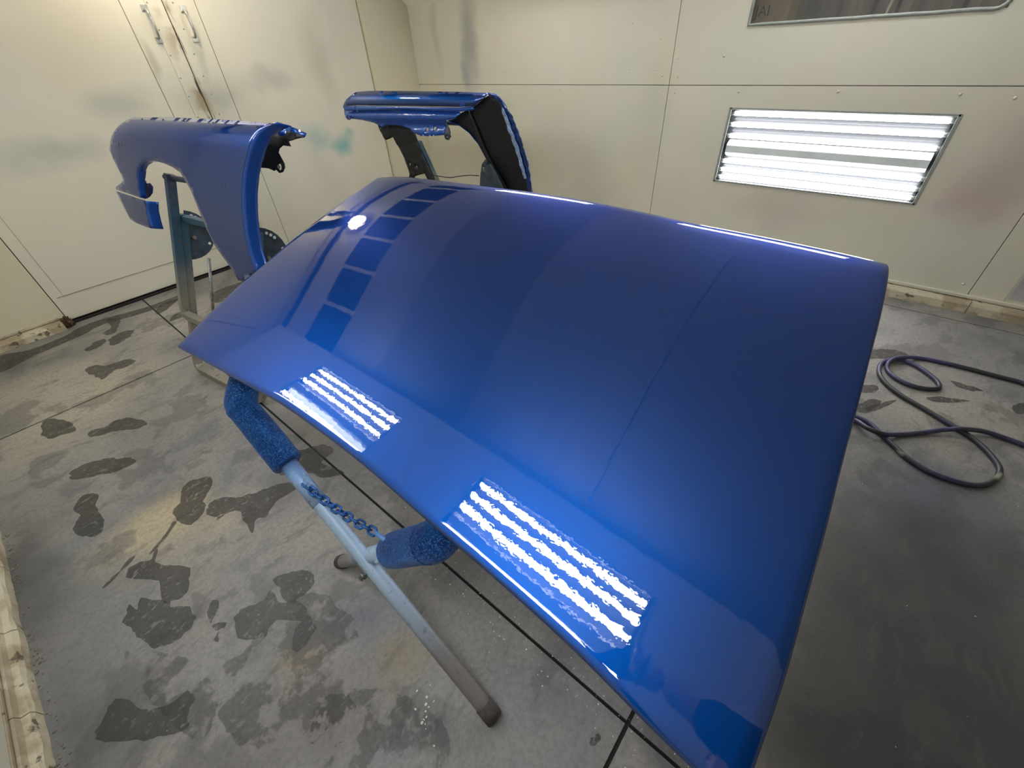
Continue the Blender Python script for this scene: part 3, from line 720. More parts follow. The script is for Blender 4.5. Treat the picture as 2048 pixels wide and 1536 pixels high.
# ------------------------------------------------------------------ padded folding trestle under the hood
def trestle():
    root = empty('padded_trestle', (.45, .8, 0)); tag(root, 'blue-dusted folding tube trestle with foam padding carrying the big hood', 'stand')
    Ft = np.array([.171, .335, .028]); T1 = at((486, 816), 2, .675)
    Fb = np.array([.160, 1.10, .022]); T2 = at((862, 1084), 2, .70)
    R = .0235
    def frame(F_, T_, xfar, zf):
        k = (T_-F_); k /= np.linalg.norm(k)
        zp = lambda x, y: _A[2]-(HN[0]*(x-_A[0])+HN[1]*(y-_A[1]))/HN[2]-.088
        y = T_[1]+(.012 if k[1] > 0 else -.03); x = T_[0]
        top = [np.array([x+.012, y-.008*np.sign(k[1]), min(T_[2]+.032, zp(x+.01, y)-.03)]), np.array([x+.06, y, zp(x+.06, y)-.012]), np.array([x+.13, y, zp(x+.13, y)])]
        far = [np.array([xfar-.1, y, zp(xfar-.1, y)]), np.array([xfar-.03, y, zp(xfar-.03, y)-.01]), np.array([xfar, y-.02*np.sign(k[1]), zp(xfar, y)-.06])]
        Ff = np.array([xfar+.01, F_[1], F_[2]])
        return smooth_path([F_, F_+(T_-F_)*.5, T_-k*.05, T_]+top+far+[far[-1]+(Ff-far[-1])*.5, Ff], 8)
    for i, (F_, T_) in enumerate(((Ft, T1), (Fb, T2))):
        path = frame(F_, T_, .86 if i == 0 else .80, 0)
        tube('leg_frame', path, R, MAT['tube'], root, seg=20)
        # foam sleeve over the upper part
        L = [Vector(F_+(T_-F_)*k) for k in ((.80, .86, .93) if i == 0 else (.70, .77, .85, .93))]
        idx = [p for p in path if p.z > T_[2]-.02 and p.x < .75]
        idx = [p for p in idx]
        sp = smooth_path([*L, *[idx[j] for j in range(0, len(idx), 3)]], 6)
        r0 = .0465 if i == 0 else .047
        n = len(sp); rad = [r0*(.93 if j < 1 else 1.0)*(1+.03*noise.noise(Vector((j*.08, i, 0)))) for j in range(n)]
        tube('foam_sleeve', sp, rad, MAT['foam'], root, seg=28, noise_amt=.02)
        # outer telescoping sleeve
        a, b = ((.665, .80) if i == 0 else (.30, .70))
        cyl('tube_sleeve', F_+(T_-F_)*a, F_+(T_-F_)*b, R+.0028, MAT['tube'], root, 20)
        d = (T_-F_)/np.linalg.norm(T_-F_)
        cyl('foot_cap', F_-d*.022, F_+d*.028, R+.003, MAT['rubber'], root, 18)
        Ff = np.array([.87 if i == 0 else .81, F_[1], F_[2]]); cyl('foot_cap', Ff-np.array([0, 0, .02]), Ff+np.array([0, 0, .03]), R+.003, MAT['rubber'], root, 18)
    # pivot bolt and small lock bolt
    P = Ft+(T1-Ft)*.455; cyl('bolt', P+np.array([-.045, .0, -.012]), P+np.array([.05, 0, .0]), .009, MAT['steel'], root, 6)
    cyl('nut', P+np.array([-.036, .0, -.01]), P+np.array([-.028, 0, -.008]), .0135, MAT['steel'], root, 6)
    P = Fb+(T2-Fb)*.62; cyl('bolt', P, P+np.array([-.034, .0, -.012]), .007, MAT['tube'], root, 6)
    # chain
    kb = min((abs(proj(Fb+(T2-Fb)*k/100+np.array([-.012, 0, .028]))[0]-786), k/100) for k in range(40, 90))[1]
    a = Ft+(T1-Ft)*.715+np.array([-.004, 0, .026]); b = Fb+(T2-Fb)*kb+np.array([-.012, .0, .028])
    hook = b+(a-b)*.16+np.array([0, 0, .012])
    cyl('chain_hook', b, hook, .0065, MAT['tube'], root, 10)
    n = 12; pts = [a+(hook-a)*(i/n)+np.array([0, 0, -.022*4*(i/n)*(1-i/n)]) for i in range(n+1)]
    bmz = None
    for i in range(n):
        c = Vector((pts[i]+pts[i+1])/2); d = Vector(pts[i+1]-pts[i]); L = d.length*.5+.004; d.normalize()
        s1 = d.cross(Vector((0, 0, 1))).normalized(); s2 = d.cross(s1)
        ang = (.5 if i % 2 else .5+PI/2)+random.uniform(-.25, .25); q = s1*math.cos(ang)+s2*math.sin(ang); wd = .0105
        loop = []
        for k in range(14):
            t = 2*PI*k/14; cx = math.cos(t); loop.append(c+d*(math.copysign(L-wd, cx)+wd*cx if abs(cx) > 1e-6 else 0)+q*(wd*math.sin(t)))
        tube('chain_link', loop, .0037, MAT['jamb_link'], root, seg=8, closed=True)
    dome('chain_eye', a, (0, 0, 1), .012, MAT['tube'], root)
    return root
MAT['jamb_link'] = plain('blue_chain', (40, 92, 160), .35, .5, 60, .4)
trestle()

# ------------------------------------------------------------------ fender 1 (outer side towards us) and its stand
def rnd(px): return smooth_path([(p[0], p[1], 0) for p in px], 3, closed=True)
def W1(a, b):
    w = -.008*min(0, (a+.25)/.5)**2
    if b > .10:
        q = (b-.10)/.145; w -= .145*(1-math.sqrt(1-q*q)) if q < .985 else .145*(.827+6.0*(q-.985))
    if a > .38: w -= .12*(a-.38)**2
    if b < -.02: w -= .18*(b+.02)**2
    return w
E1 = np.array([-.167, .986, 0]); L1 = np.array([.38, -.05, 1.0])
PL1 = Plane((.64, 2.62, 1.17), E1, L1, W1)
f1 = empty('car_fender', (.8, 2.6, .62)); tag(f1, 'blue car fender on the left with its outer side and wheel arch facing the camera', 'car fender')
topL = [(551,247),(434,239),(340,235),(269,235),(249,243),(231,259),(221,282),(219,299),(226,317),(236,337),(244,352),(247,361)]
nose = [(242,367),(232,374),(232,379),(256,387),(282,396)]
arch = [(278,378),(276,358),(276,342),(282,329),(292,322),(307,321),(327,326),(345,334),(360,344),(373,365),(383,383),(396,416),(414,459),(429,490),(449,518),(467,543),(477,561)]
rear = [(485,563),(513,543),(508,533),(497,500),(489,459),(485,421),(484,383),(487,345),(492,320),(501,289),(513,266),(530,254)]
out1 = topL+nose+arch+rear
sheet('outer_skin', PL1, out1, MAT['paint'], f1, step=.018)
flange('arch_lip', PL1, [(282,396)]+arch, MAT['jamb'], f1, .030)
flange('rear_jamb', PL1, [(485,563)]+rear[1:]+[(551,245)], MAT['jamb'], f1, .055, e_shift=-.02)
for px in ((285,239),(327,240),(368,242),(427,246),(475,250),(515,254)):
    a, b = PL1.st(px); P = PL1.P(a, b, .002); cyl('trim_hole', P-PL1.n*.002, P+PL1.n*.0006, .0045, MAT['black'], f1, 10)
for px in ((238,288),(244,290),(443,370),(450,372)):
    a, b = PL1.st(px); P = PL1.P(a, b, .002); cyl('trim_hole', P-PL1.n*.002, P+PL1.n*.0006, .003, MAT['black'] if px[0] < 300 else MAT['reflector'], f1, 8)
PLv = Plane(PL1.p0, E1, L1, lambda a, b: W1(a, b))
vl = [(232,382),(256,390),(284,399),(292,402),(293,420),(298,441),(303,457),(292,454),(275,447),(261,439),(253,425),(243,405)]
sheet('valance', PLv, vl, MAT['paint'], f1, step=.02)
flange('valance_edge', PLv, [(292,402),(293,420),(298,441),(303,457)], MAT['jamb'], f1, .05, e_shift=-.012)
PLi = Plane(PL1.p0, E1, L1)
sheet('inner_tab', PLi, [(286,328),(292,342),(290,358),(293,367),(300,366),(306,374),(305,386),(299,394),(290,398),(281,393),(277,378),(276,342)], MAT['jamb'], f1, step=.015, w0=-.055, thick=.003, holes=[((290,360), .005)]).data.materials[0] = plain('navy_inner', (18, 30, 92), .4)
brk = [(519,262),(535,262),(560,266),(575,272),(577,282),(582,293),(566,291),(559,297),(557,305),(562,314),(569,327),(570,335),(566,344),(559,346),(552,339),(549,342),(538,337),(518,335),(516,300)]
sheet('inner_bracket', PLi, brk, MAT['black'], f1, step=.018, w0=-.17, thick=.003, holes=[((560,334), .013), ((526,316), .005)])
cyl('bracket_boss', PLi.P(*PLi.st((560,334), -.17), -.168), PLi.P(*PLi.st((560,334), -.17), -.162), .008, MAT['frame_grey'], f1, 12)
sheet('cowl_flange', PLi, [(528,258),(550,249),(556,244),(585,254),(612,266),(610,274),(592,277),(577,281),(572,273),(560,272),(551,266),(535,266)], MAT['jamb'], f1, step=.014, w0=-.12, thick=.006, noise_amt=.012)
sheet('cowl_shell', PLi, [(572,262),(600,268),(609,275),(592,278),(577,283),(571,275)], MAT['black'], f1, step=.014, w0=-.112, thick=.003, noise_amt=.004)

def fender_stand(root_at, label, base_a, base_b, lean, post=.0215, rods=True, plates=True):
    """two leaning U frames of square tube joined by half-round hinge plates"""
    a, b, l = map(lambda q: np.array(q, float), (base_a, base_b, lean))
    y = (b-a)/np.linalg.norm(b-a)
    root = empty('fender_stand', root_at); tag(root, label, 'stand')
    up = lambda p, k: p+l*k
    m = MAT['stand']; o = np.array([.028, .004, .0])
    # lower frame: floor bar with rounded corners and two posts
    low = [up(a, .80)+o, up(a, .06)+o, up(a, .02)+o+y*.012, a+o+y*.05, b+o-y*.05, up(b, .02)+o-y*.012, up(b, .06)+o, up(b, .80)+o]
    tube('lower_frame', [p+np.array([0, 0, post]) for p in low], post, m, root, square=True, bevel=.003)
    top = [up(a, 1.0), up(a, .38), up(a, .345)+y*.012, up(a, .34)+y*.05, up(b, .34)-y*.05, up(b, .345)-y*.012, up(b, .38), up(b, 1.0)]
    s_ = np.array([-.02, 0, 0])
    tube('upper_frame', [p+s_ for p in top], post, m, root, square=True, bevel=.003)
    cyl('top_bar', up(a, .985)-y*.05+s_, up(b, .985)+y*.05+s_, .014, m, root, 12)
    for k, zz in ((.46, .33), (.78, .14)):
        if rods:
            p = up(a, .34)+(b-a)*k+s_; cyl('pin', p-l*.03, p+l*zz, .0075, MAT['steel'], root, 8)
    # hinge plates and rear legs
    for e_ in (a, b) if plates else ():
        c = up(e_, .72)+np.array([.03, 0, 0]); pts = []
        R_ = .135; th0 = math.atan2(l[2], l[0]); n2 = 14
        for i in range(n2+1):
            t = th0-PI*i/n2; pts.append(c+np.array([R_*math.cos(t), 0, R_*math.sin(t)]))
        pts.append(c+np.array([.1*math.cos(th0-PI)-.01, 0, .1*math.sin(th0-PI)]))
        prism('hinge_plate', [tuple(p+y*.004) for p in pts], tuple(-y*.006), MAT['dusty'], root, bevel=.001)
        for t in (.28, .46, .64, 1.2, 1.9):
            q = c+np.array([(R_-.02)*math.cos(th0-t), 0, (R_-.02)*math.sin(th0-t)]); cyl('plate_hole', q-y*.006, q+y*.006, .0075, MAT['tube_off'], root, 10)
        cyl('pivot_bolt', c+np.array([.03, 0, -.02])-y*.012, c+np.array([.03, 0, -.02])+y*.012, .011, MAT['steel'], root, 6)
    if not plates: return root
    mid = up((a+b)/2, .80)+o; sg = np.sign(l[0])
    tube('cross_bar', [up(a, .80)+o, up(b, .80)+o], post*.8, m, root, square=True, bevel=.003)
    tube('rear_leg', [mid, np.array([mid[0]+.55*sg, mid[1], post])], post*.9, m, root, square=True, bevel=.003)
    return root
fender_stand((.6, 2.65, 0), 'blue-grey square-tube stand carrying the left fender with the wheel arch in view', (.284, 3.016, 0), (.387, 2.315, 0), (.42, -.05, 1.1))

# ------------------------------------------------------------------ fender 2 (seen from its inner side)
a_, b_, c_ = at((686, 212), 2, 1.2), at((948, 212), 2, 1.2), at((976, 185), 2, 1.275)
f2 = empty('car_fender', (2.7, 2.9, .6)); tag(f2, 'blue car fender standing behind the hood, black inner side and top flange facing the camera', 'car fender')
E2 = a_-b_; T2n = Plane(b_, E2, c_-b_)
W2 = lambda a, b: .012*math.sin(min(1, max(0, b/ .36))*PI)
T2n.W = lambda a, b: .02*math.sin(PI*min(1, max(0, b/max(.01, T2n_b))))
T2n_b = T2n.st((850, 184))[1] if False else float((c_-b_) @ T2n.l)
sheet('top_skin', T2n, [(712,184),(740,182),(790,182),(875,183),(930,184),(977,186),(969,196),(948,213),(918,214),(810,212),(714,211),(686,213)], MAT['paint'], f2, step=.03)
PA = Plane(b_, E2, (.10, 0, 1.0))
rim = [(686,213),(714,212),(810,213),(918,215),(948,213),(948,220),(930,222),(918,224),(812,219),(714,221),(690,222)]
sheet('drip_rail', PA, rim, MAT['jamb'], f2, step=.02, w0=-.004, thick=.004)
apron = [(688,221),(714,219),(810,217),(918,222),(922,227),(909,238),(893,240),(892,256),(890,270),(864,272),(843,272),(832,268),(819,257),(800,251),(776,250),(763,254),(746,245),(724,240),(700,237),(690,232)]
PB = Plane(b_+np.array([.02, 0, 0]), E2, (.04, 0, 1.0), lambda a, b: .012*math.sin(b*60))
sheet('inner_apron', PB, apron, MAT['jamb'], f2, step=.018, holes=[((855,259), .012), ((870,257), .012)])
sheet('hinge_tab', PB, [(892,246),(897,252),(901,264),(902,274),(898,280),(892,279),(889,274)], MAT['dusty'], f2, step=.015, w0=.03, thick=.004, holes=[((895,274), .005)])
sheet('front_tab', PB, [(690,230),(703,232),(704,236),(700,240),(695,239)], MAT['jamb'], f2, step=.015, w0=.01, thick=.004, holes=[((698,236), .006)])
PC = Plane((2.66, 2.42, 1.2), E2, (-.16, 0, 1.0), lambda a, b: -.16*a*a+.0)
inner = [(922,226),(948,213),(968,197),(980,189),(998,195),(1006,204),(1013,221),(1027,252),(1040,286),(1050,320),(1057,350),(1062,384),(1066,420),(1034,420),(1016,384),(1000,358),(986,338),(971,316),(956,288),(938,266),(918,251),(894,241),(909,238)]
sheet('inner_skin', PC, inner, MAT['black'], f2, step=.03, w0=.0)
ridge = [(938,222),(944,232),(957,262),(972,300),(990,335),(1008,365),(1030,405),(1022,405),(1000,368),(984,338),(966,304),(950,266),(938,240)]
sheet('inner_rib', PC, ridge, MAT['dusty_dark'] if 'dusty_dark' in MAT else MAT['black'], f2, step=.03, w0=.018, thick=.012)
rimo = [(976,185),(990,188),(999,193),(1006,204),(1013,214),(1026,238),(1040,274),(1053,313),(1060,348),(1064,384),(1068,420),(1060,420),(1057,384),(1050,356),(1046,335),(1036,300),(1021,258),(1006,222),(999,205),(990,197),(979,192)]
sheet('rear_jamb', PC, rimo, MAT['paint'], f2, step=.012, w0=.03, thick=.012, noise_amt=.01)
rim3 = [(1004,215),(1008,219),(1022,255),(1036,293),(1046,330),(1053,357),(1048,358),(1040,330),(1030,298),(1016,258),(1004,224)]
sheet('rim_highlight', PC, rim3, plain('pale_highlight', (150, 176, 216), .12, .2, 200, .5, .8), f2, step=.012, w0=.048, thick=.006, noise_amt=.012)  # pale strip: white highlights of the glossy rim put in as colour
flange('arch_edge', PC, [(1016,384),(1000,358),(986,338),(971,316),(956,288),(938,266),(918,251),(894,241)], MAT['jamb'], f2, .03, w0=.012)
PD = Plane(b_+np.array([.10, 0, 0]), E2, (.0, 0, 1.0))
leg = [(755,246),(800,249),(822,258),(832,270),(838,290),(845,311),(857,335),(870,360),(876,375),(862,375),(850,347),(838,350),(830,353),(824,370),(815,370),(820,348),(816,335),(808,315),(800,298),(791,283),(786,274),(778,278),(771,280),(764,268),(758,256)]
sheet('headlamp_brace', PD, leg, MAT['black'], f2, step=.02, thick=.006, noise_amt=.01, holes=[((820,328), .007), ((833,333), .007), ((761,257), .005)])
P0 = onplane((866, 350), PD.p0, PD.n); P1 = onplane((958, 352), PD.p0, PD.n)
fs2 = fender_stand((2.5, 3.0, 0), 'dark square-tube stand carrying the fender behind the hood, mostly hidden', (3.07, 3.45, 0), (3.16, 2.36, 0), (-.42, .0, 1.08), rods=False, plates=False)
sheet('hinge_plate', PD, [(971,318),(964,328),(961,350),(960,372),(960,400),(1010,400),(1008,378),(996,352),(984,330)], MAT['dusty'], fs2, step=.03, w0=.05, thick=.006, holes=[((967,336), .008)])
wp_ = [P0+(P1-P0)*k+np.array([0, 0, dz]) for k, dz in ((0, 0), (.2, -.012), (.4, -.016), (.6, -.004), (.8, .004), (1, .002))]
tag(tube('wire', smooth_path(wp_, 5), .0035, MAT['black'], None, seg=8), 'thin dark wire strung under the far fender behind the hood', 'wire')

# ------------------------------------------------------------------ hose on the floor
def fp(p, z=0.0): return at(p, 2, z)
hz = .0115
hose_px = [(2900,1150),(2550,960),(2300,860),(2130,800),(2048,767),(2001,754),(1944,739),(1891,726),(1838,716),(1801,715,.035),(1780,722,.03),(1774,737),(1786,752),(1808,765),(1838,775),(1865,778),(1878,775),(1874,763),(1857,748),(1831,731),(1804,720,.014),(1778,720,.014),(1761,729),(1759,748),(1774,769),(1804,792),(1842,814),(1884,839),(1921,861),(1952,882),(1982,911),(1999,937),(1993,956),(1971,969),(1937,969),(1891,956),(1850,939),(1812,914),(1782,886),(1755,861),(1733,843),(1704,830),(1665,806),(1610,792),(1585,812),(1640,828),(1703,838),(1737,857,.034),(1767,868,.03),(1801,869),(1838,866),(1884,860,.02),(1921,858,.036),(1963,862,.02),(2001,873),(2048,890),(2140,925),(2300,985),(2500,1080),(2800,1300)]
hpth = smooth_path([fp(p[:2], p[2] if len(p) > 2 else hz) for p in hose_px], 8)
tag(tube('air_hose', hpth, .0112, MAT['hose'], None, seg=12), 'dark rubber air hose looped on the floor right of the hood', 'hose')

# ------------------------------------------------------------------ wet footprints and damp patches, part of the floor
def wet_patch(name, px, seedv, z=.0007, amp=.012, step=.010, mott=False):
    poly = [(p.x, p.y) for p in smooth_path([tuple(fp(p)) for p in px], 4, closed=True)]; d = densify(poly, step)
    cx = sum(p[0] for p in d)/len(d); cy = sum(p[1] for p in d)/len(d); q = []
    for x, y in d:
        k = noise.noise(Vector((x*22, y*22, seedv)))*amp + noise.noise(Vector((x*70, y*70, seedv)))*amp*.5 + noise.noise(Vector((x*160, y*160, seedv)))*amp*.3
        r = math.hypot(x-cx, y-cy)+1e-6; q.append((x+(x-cx)/r*k, y+(y-cy)/r*k))
    v, e, f, *_ = delaunay_2d_cdt([Vector(p) for p in q], [(i, (i+1) % len(q)) for i in range(len(q))], [], 0, 1e-6)
    me = bpy.data.meshes.new(name); tri = [t for t in f if inside(sum((v[i] for i in t), Vector((0, 0)))/3, q)]
    me.from_pydata([(p.x, p.y, z) for p in v], [], tri); me.materials.append(MAT['wet_mottled' if mott else 'wet'])
    o = bpy.data.objects.new(name, me); link(o, fl)
    if name != 'damp_patch': return o
    return o
FP = [
 [(150,1010),(170,988),(198,990),(190,1010),(196,1022),(208,1035),(205,1058),(190,1072),(165,1074),(146,1062),(150,1045),(158,1030),(148,1022)],
 [(383,960),(420,955),(424,975),(405,1000),(414,1010),(395,1040),(378,1050),(352,1038),(348,1022),(360,1000),(366,975)],
 [(415,1015),(425,1002),(445,994),(480,996),(505,988),(545,972),(575,966),(590,975),(560,1000),(540,1020),(530,1035),(512,1040),(505,1065),(494,1050),(484,1035),(482,1022),(455,1026),(435,1040),(433,1035),(418,1032)],
 [(253,1148),(262,1135),(280,1122),(300,1120),(312,1100),(316,1104),(310,1122),(330,1130),(365,1132),(380,1145),(380,1170),(368,1190),(345,1205),(330,1208),(322,1190),(318,1165),(290,1160),(255,1156)],
 [(283,1198),(300,1200),(330,1206),(345,1210),(375,1215),(390,1232),(384,1255),(362,1268),(345,1282),(310,1295),(290,1285),(275,1262),(246,1245),(255,1225),(262,1210),(276,1220)],
 [(550,1160),(570,1146),(600,1143),(624,1145),(628,1158),(615,1178),(595,1195),(578,1200),(562,1182)],
 [(470,1230),(485,1215),(510,1205),(530,1195),(545,1180),(560,1205),(590,1200),(607,1212),(608,1240),(560,1240),(540,1250),(530,1272),(500,1280),(478,1268),(468,1250)],
 [(600,1225),(625,1222),(632,1250),(622,1280),(640,1300),(600,1310),(575,1340),(560,1375),(545,1400),(520,1440),(480,1450),(478,1420),(495,1380),(476,1360),(470,1330),(490,1300),(520,1290),(545,1262)],
 [(228,1402),(240,1398),(262,1402),(275,1415),(300,1418),(330,1412),(352,1400),(370,1384),(390,1388),(388,1404),(372,1430),(378,1452),(355,1465),(320,1474),(295,1486),(268,1478),(205,1485),(195,1462),(208,1430)],
 [(424,1202),(440,1206),(430,1230),(422,1245),(418,1238)],[(428,1252),(452,1246),(450,1256),(438,1260)],[(432,1268),(438,1264),(438,1282),(428,1282)],
 [(82,862),(90,842),(120,838),(150,852),(152,862),(130,868),(100,878)],
 [(178,862),(205,855),(240,838),(280,840),(292,848),(270,858),(230,862),(205,870),(180,874)],
 [(140,948),(155,935),(205,918),(258,916),(275,922),(240,940),(200,950),(150,958)],
 [(170,700),(190,684),(210,678),(208,688),(180,702)],[(218,680),(235,668),(268,660),(262,672),(232,690),(220,690)],[(205,668),(222,655),(215,640),(240,638),(236,655),(226,668)],
 [(170,742),(188,730),(208,732),(220,728),(250,720),(272,722),(250,735),(228,742),(205,760),(192,752)],
 [(310,622),(330,606),(355,598),(340,614),(318,628)],[(340,640),(350,628),(372,622),(368,632),(345,642)],
 [(590,905),(640,890),(670,900),(645,925),(690,945),(650,955),(610,945),(560,950),(575,925)],
 [(1696,705),(1740,700),(1790,700),(1820,712),(1770,718),(1700,716)],
 [(1712,812),(1735,800),(1760,803),(1752,818),(1735,826),(1712,822)],
 [(1855,795),(1895,796),(1938,802),(1900,806),(1866,803)],[(1900,762),(1935,770),(1966,782),(1930,780)],[(1720,772),(1745,770),(1760,778),(1738,786),(1720,783)],
 [(1730,815),(1790,800),(1786,806),(1750,822)],[(2022,812),(2048,805),(2060,825),(2035,828)],
 [(0,712),(60,700),(130,672),(160,655),(200,640),(300,612),(380,582),(384,588),(300,622),(205,650),(170,668),(120,690),(60,716),(0,745)],
 [(420,590),(450,575),(500,560),(520,572),(480,590),(455,600),(430,606)],
 [(1180,1480),(1195,1468),(1200,1480),(1186,1494)],[(330,1070),(345,1045),(350,1050),(310,1100),(298,1108)],[(210,1170),(238,1140),(262,1115),(268,1116),(246,1142),(214,1172)],
]
FP += [[(560,1200),(640,1190),(700,1230),(720,1300),(690,1370),(720,1440),(660,1500),(560,1510),(480,1480),(440,1430),(470,1380),(450,1330),(500,1290)],[(640,1400),(760,1380),(860,1420),(900,1500),(840,1560),(700,1560),(620,1500)],[(250,1300),(340,1310),(420,1360),(430,1440),(390,1480),(300,1400)]]
FP[7] = [(610,1235),(632,1250),(622,1280),(600,1300),(585,1290)]
MOT = {*range(len(FP)-3, len(FP))}
for i, p in enumerate(FP): wet_patch('damp_patch', p, i*3.1, amp=.015 if i != 29 else .008, z=.0006+i*.00003, mott=i in MOT)
# crumbs of dried paint and grit scattered along the joints: nobody could count them
bm = bmesh.new()
def crumb(p, r):
    bmesh.ops.create_icosphere(bm, subdivisions=1, radius=r, matrix=Matrix.Translation((p[0], p[1], r*.4)) @ Matrix.Diagonal((random.uniform(.6, 1.8), random.uniform(.6, 1.6), .5, 1)))
for i in range(150):
    t = random.random(); p = fp((880+t*480+random.gauss(0, 40), 1115+t*420+random.gauss(0, 26))); crumb(p, random.uniform(.0008, .0022))
for i in range(160): crumb((random.uniform(-.6, 3.5), random.uniform(-1, 4)), random.uniform(.0007, .002))
for i in range(14): crumb(fp((850+random.gauss(0, 10), 1440+random.gauss(0, 30))), .003)
tag(finish(bm, 'grit', plain('pale_grit', (205, 205, 200), .7)), 'pale specks of grit scattered over the concrete floor', 'debris', kind='stuff')
bm = bmesh.new()
for i in range(220):
    y = random.uniform(.6, 2.4); x = -.708+abs(random.gauss(0, .012)); r = random.uniform(.001, .005)
    bmesh.ops.create_icosphere(bm, subdivisions=1, radius=r, matrix=Matrix.Translation((x, y, r*.4)) @ Matrix.Diagonal((random.uniform(.6, 1.5), random.uniform(.6, 1.5), .5, 1)))
tag(finish(bm, 'curb_crumbs', plain('curb_crumbs', (120, 112, 98), .9, 0, 50, .4)), 'crumbled paint lying along the foot of the left curb', 'debris', kind='stuff')

# ------------------------------------------------------------------ the photographer (mirrored in the hood) and the phone
camx, camy, camz = [Vector(RM[:, i]) for i in range(3)]          # right, up, backwards
C0 = Vector(CAM)
def cp(x, y, z): return C0+camx*x+camy*y+camz*z
MP = Matrix(((camx.x, camy.x, camz.x, C0.x), (camx.y, camy.y, camz.y, C0.y), (camx.z, camy.z, camz.z, C0.z), (0,0,0,1)))
ph = empty('phone', cp(-.055, 0, .012)); tag(ph, 'dark phone held up over the hood corner by the photographer', 'phone')
box('phone_body', (-.125, -.045, .006), (.030, .030, .0145), plain('phone_black', (22, 24, 28), .25), ph, bevel=.003, mtx=MP)
box('phone_screen', (-.121, -.042, .0146), (.026, .027, .0150), plain('phone_glass', (30, 34, 40), .1), ph, mtx=MP)
for x, y in ((-.0, -.018), (-.020, 0)): cyl('lens_ring', cp(x, y, .0052), cp(x, y, .007), .007, MAT['steel'], ph, 14)
def skin(name, verts, edges, mat, parent=None, sub=2):
    """verts: name -> (position, radius)"""
    ks = list(verts); me = bpy.data.meshes.new(name)
    me.from_pydata([tuple(verts[k][0]) for k in ks], [(ks.index(a), ks.index(b)) for a, b in edges], [])
    o = bpy.data.objects.new(name, me); link(o, parent); me.materials.append(mat)
    md = o.modifiers.new('skin', 'SKIN'); md.use_smooth_shade = True
    for i, k in enumerate(ks):
        r = verts[k][1]; r = r if isinstance(r, tuple) else (r, r); me.skin_vertices[0].data[i].radius = r; me.skin_vertices[0].data[i].use_root = (i == 0)
    sb = o.modifiers.new('sub', 'SUBSURF'); sb.levels = sb.render_levels = sub
    bpy.context.view_layer.update(); dg = bpy.context.evaluated_depsgraph_get()
    m2 = bpy.data.meshes.new_from_object(o.evaluated_get(dg)); bpy.data.objects.remove(o)
    o = bpy.data.objects.new(name, m2); link(o, parent)
    if not m2.materials: m2.materials.append(mat)
    for p in m2.polygons: p.use_smooth = True
    return o
fw = Vector((.45, .89, 0)).normalized(); sd = Vector((fw.y, -fw.x, 0))       # facing direction and his right
O = Vector((-.16, -.50, 0))
def bp(r, f, z): return O+sd*r+fw*f+Vector((0, 0, z))
pr = empty('person', O); tag(pr, 'person in dark work clothes holding a phone over the hood, seen mirrored in the paint', 'person')
skin_m = plain('skin_tone', (188, 142, 118), .5); cloth = plain('dark_work_shirt', (44, 50, 62), .85, 0, 60, .15); trous = plain('dark_trousers', (38, 40, 46), .85, 0, 60, .15)
gr, gl = cp(.050, -.010, .030), cp(-.135, -.010, .030)
skin('body', {
 'pelvis': (bp(0, 0, .98), (.16, .11)), 'waist': (bp(0, .01, 1.10), (.135, .10)), 'chest': (bp(0, .02, 1.30), (.165, .115)), 'neckb': (bp(0, .02, 1.46), (.075, .07)), 'neck': (bp(0, .05, 1.52), .055),
 'jaw': (bp(0, .095, 1.575), (.06, .07)), 'head': (bp(0, .085, 1.66), (.077, .097)), 'crown': (bp(0, .065, 1.735), (.06, .075)),
 'hipr': (bp(.09, 0, .90), .092), 'kneer': (bp(.11, .01, .49), .06), 'anker': (bp(.12, -.02, .09), .042), 'toer': (bp(.13, .17, .035), .036),
 'hipl': (bp(-.09, 0, .90), .092), 'kneel': (bp(-.11, .01, .49), .06), 'ankel': (bp(-.12, -.02, .09), .042), 'toel': (bp(-.13, .17, .035), .036),
 'shr': (bp(.18, .01, 1.40), .062), 'elr': (bp(.27, .13, 1.20), .042), 'wrr': (gr+Vector((.02, -.075, -.045)), .027), 'shl': (bp(-.18, .01, 1.40), .062), 'ell': (bp(-.24, .20, 1.24), .042), 'wrl': (gl+Vector((-.025, -.06, -.05)), .027)},
 [('pelvis','waist'),('waist','chest'),('chest','neckb'),('neckb','neck'),('neck','jaw'),('jaw','head'),('head','crown'),('pelvis','hipr'),('hipr','kneer'),('kneer','anker'),('anker','toer'),('pelvis','hipl'),('hipl','kneel'),('kneel','ankel'),('ankel','toel'),('chest','shr'),('shr','elr'),('elr','wrr'),('chest','shl'),('shl','ell'),('ell','wrl')], skin_m, pr)
skin('shirt', {'waist': (bp(0, 0, 1.0), (.172, .125)), 'mid': (bp(0, .01, 1.12), (.15, .118)), 'chest': (bp(0, .02, 1.30), (.185, .132)), 'coll': (bp(0, .02, 1.46), (.085, .078)),
 'shr': (bp(.185, .01, 1.40), .074), 'elr': (bp(.27, .13, 1.20), .055), 'cufr': (bp(.27, .13, 1.20).lerp(gr+Vector((.02, -.075, -.045)), .8), .04),
 'shl': (bp(-.185, .01, 1.40), .074), 'ell': (bp(-.24, .20, 1.24), .055), 'cufl': (bp(-.24, .20, 1.24).lerp(gl+Vector((-.025, -.06, -.05)), .8), .04)},
 [('waist','mid'),('mid','chest'),('chest','coll'),('chest','shr'),('shr','elr'),('elr','cufr'),('chest','shl'),('shl','ell'),('ell','cufl')], cloth, pr)
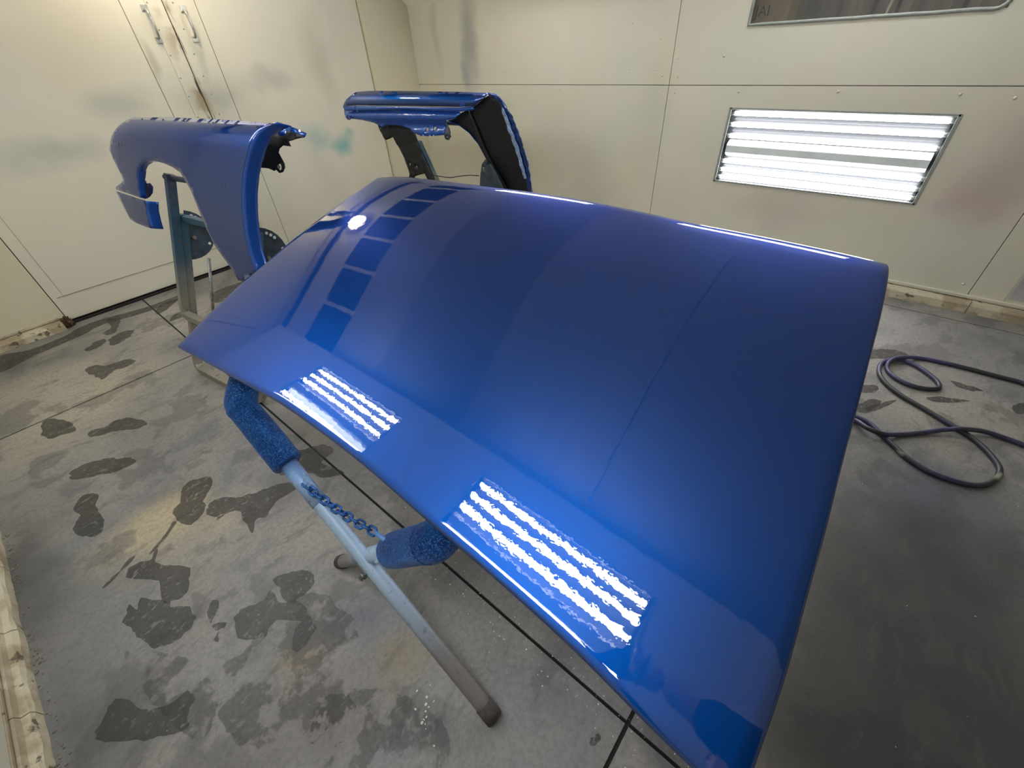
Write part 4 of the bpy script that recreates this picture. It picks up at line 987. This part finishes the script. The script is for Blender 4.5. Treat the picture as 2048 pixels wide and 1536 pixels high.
skin('trousers', {'p': (bp(0, 0, .99), (.168, .12)), 'hr': (bp(.09, 0, .88), .105), 'kr': (bp(.11, .01, .49), .077), 'ar': (bp(.12, -.01, .09), .062), 'hl': (bp(-.09, 0, .88), .105), 'kl': (bp(-.11, .01, .49), .077), 'al': (bp(-.12, -.01, .09), .062)},
 [('p','hr'),('hr','kr'),('kr','ar'),('p','hl'),('hl','kl'),('kl','al')], trous, pr)
for q in (1, -1):
    skin('shoe', {'h': (bp(.12*q, -.045, .045), (.046, .045)), 'm': (bp(.123*q, .06, .045), (.05, .042)), 't': (bp(.13*q, .18, .036), (.045, .034))}, [('h','m'),('m','t')], MAT['rubber'], pr)
skin('hair', {'a': (bp(0, .045, 1.74), (.078, .090)), 'b': (bp(0, .02, 1.68), (.082, .078)), 'c': (bp(0, .0, 1.61), (.062, .05))}, [('a','b'),('b','c')], plain('dark_hair', (52, 42, 34), .8, 0, 120, .3), pr)
for q in (1, -1):
    dome('eye', bp(.033*q, .168, 1.665), fw, .012, plain('eye_white', (230, 226, 220), .2), pr)
    skin('ear', {'a': (bp(.084*q, .075, 1.675), (.012, .02)), 'b': (bp(.082*q, .08, 1.645), (.009, .014))}, [('a','b')], skin_m, pr, 1)
skin('nose', {'a': (bp(0, .172, 1.675), .010), 'b': (bp(0, .190, 1.645), .014)}, [('a','b')], skin_m, pr, 1)
skin('mouth', {'a': (bp(-.022, .166, 1.605), .006), 'm': (bp(0, .174, 1.604), .0085), 'b': (bp(.022, .166, 1.605), .006)}, [('a','m'),('m','b')], plain('lips', (160, 96, 88), .5), pr, 1)
for g, q in ((gr, 1), (gl, -1)):          # hands: palm behind the phone edge, four fingers in front, thumb on the screen side
    wr_ = g+Vector((.02 if q > 0 else -.025, -.075 if q > 0 else -.06, -.045 if q > 0 else -.05))
    V_ = {'w': (wr_, .026), 'p': (wr_.lerp(g, .55), (.030, .018)), 'k': (g, (.036, .017))}; Ed = [('w','p'),('p','k')]
    for i in range(4):
        yy = -.030+i*.021; ln = (.8, .95, 1.0, .9)[i]; xe = .034 if q > 0 else -.128
        a = cp(xe+q*.014, yy, .022); b = cp(xe+q*.016, yy, .006); c = cp(xe-q*.008*ln, yy, -.003)
        V_[f'a{i}'] = (a, .0088); V_[f'b{i}'] = (b, .0082); V_[f'c{i}'] = (c, .0068); Ed += [('k', f'a{i}'), (f'a{i}', f'b{i}')]
        if q < 0: Ed.append((f'b{i}', f'c{i}'))
        else: del V_[f'c{i}']
    xe = .034 if q > 0 else -.128
    V_['t0'] = (wr_.lerp(g, .5)+camx*(-.022*q)+camz*.012, .012); V_['t1'] = (cp(xe-q*.002, -.03, .034), .0105); V_['t2'] = (cp(xe-q*.022, -.012, .026), .0085)
    Ed += [('p','t0'),('t0','t1'),('t1','t2')]
    skin('hand', V_, Ed, skin_m, pr)
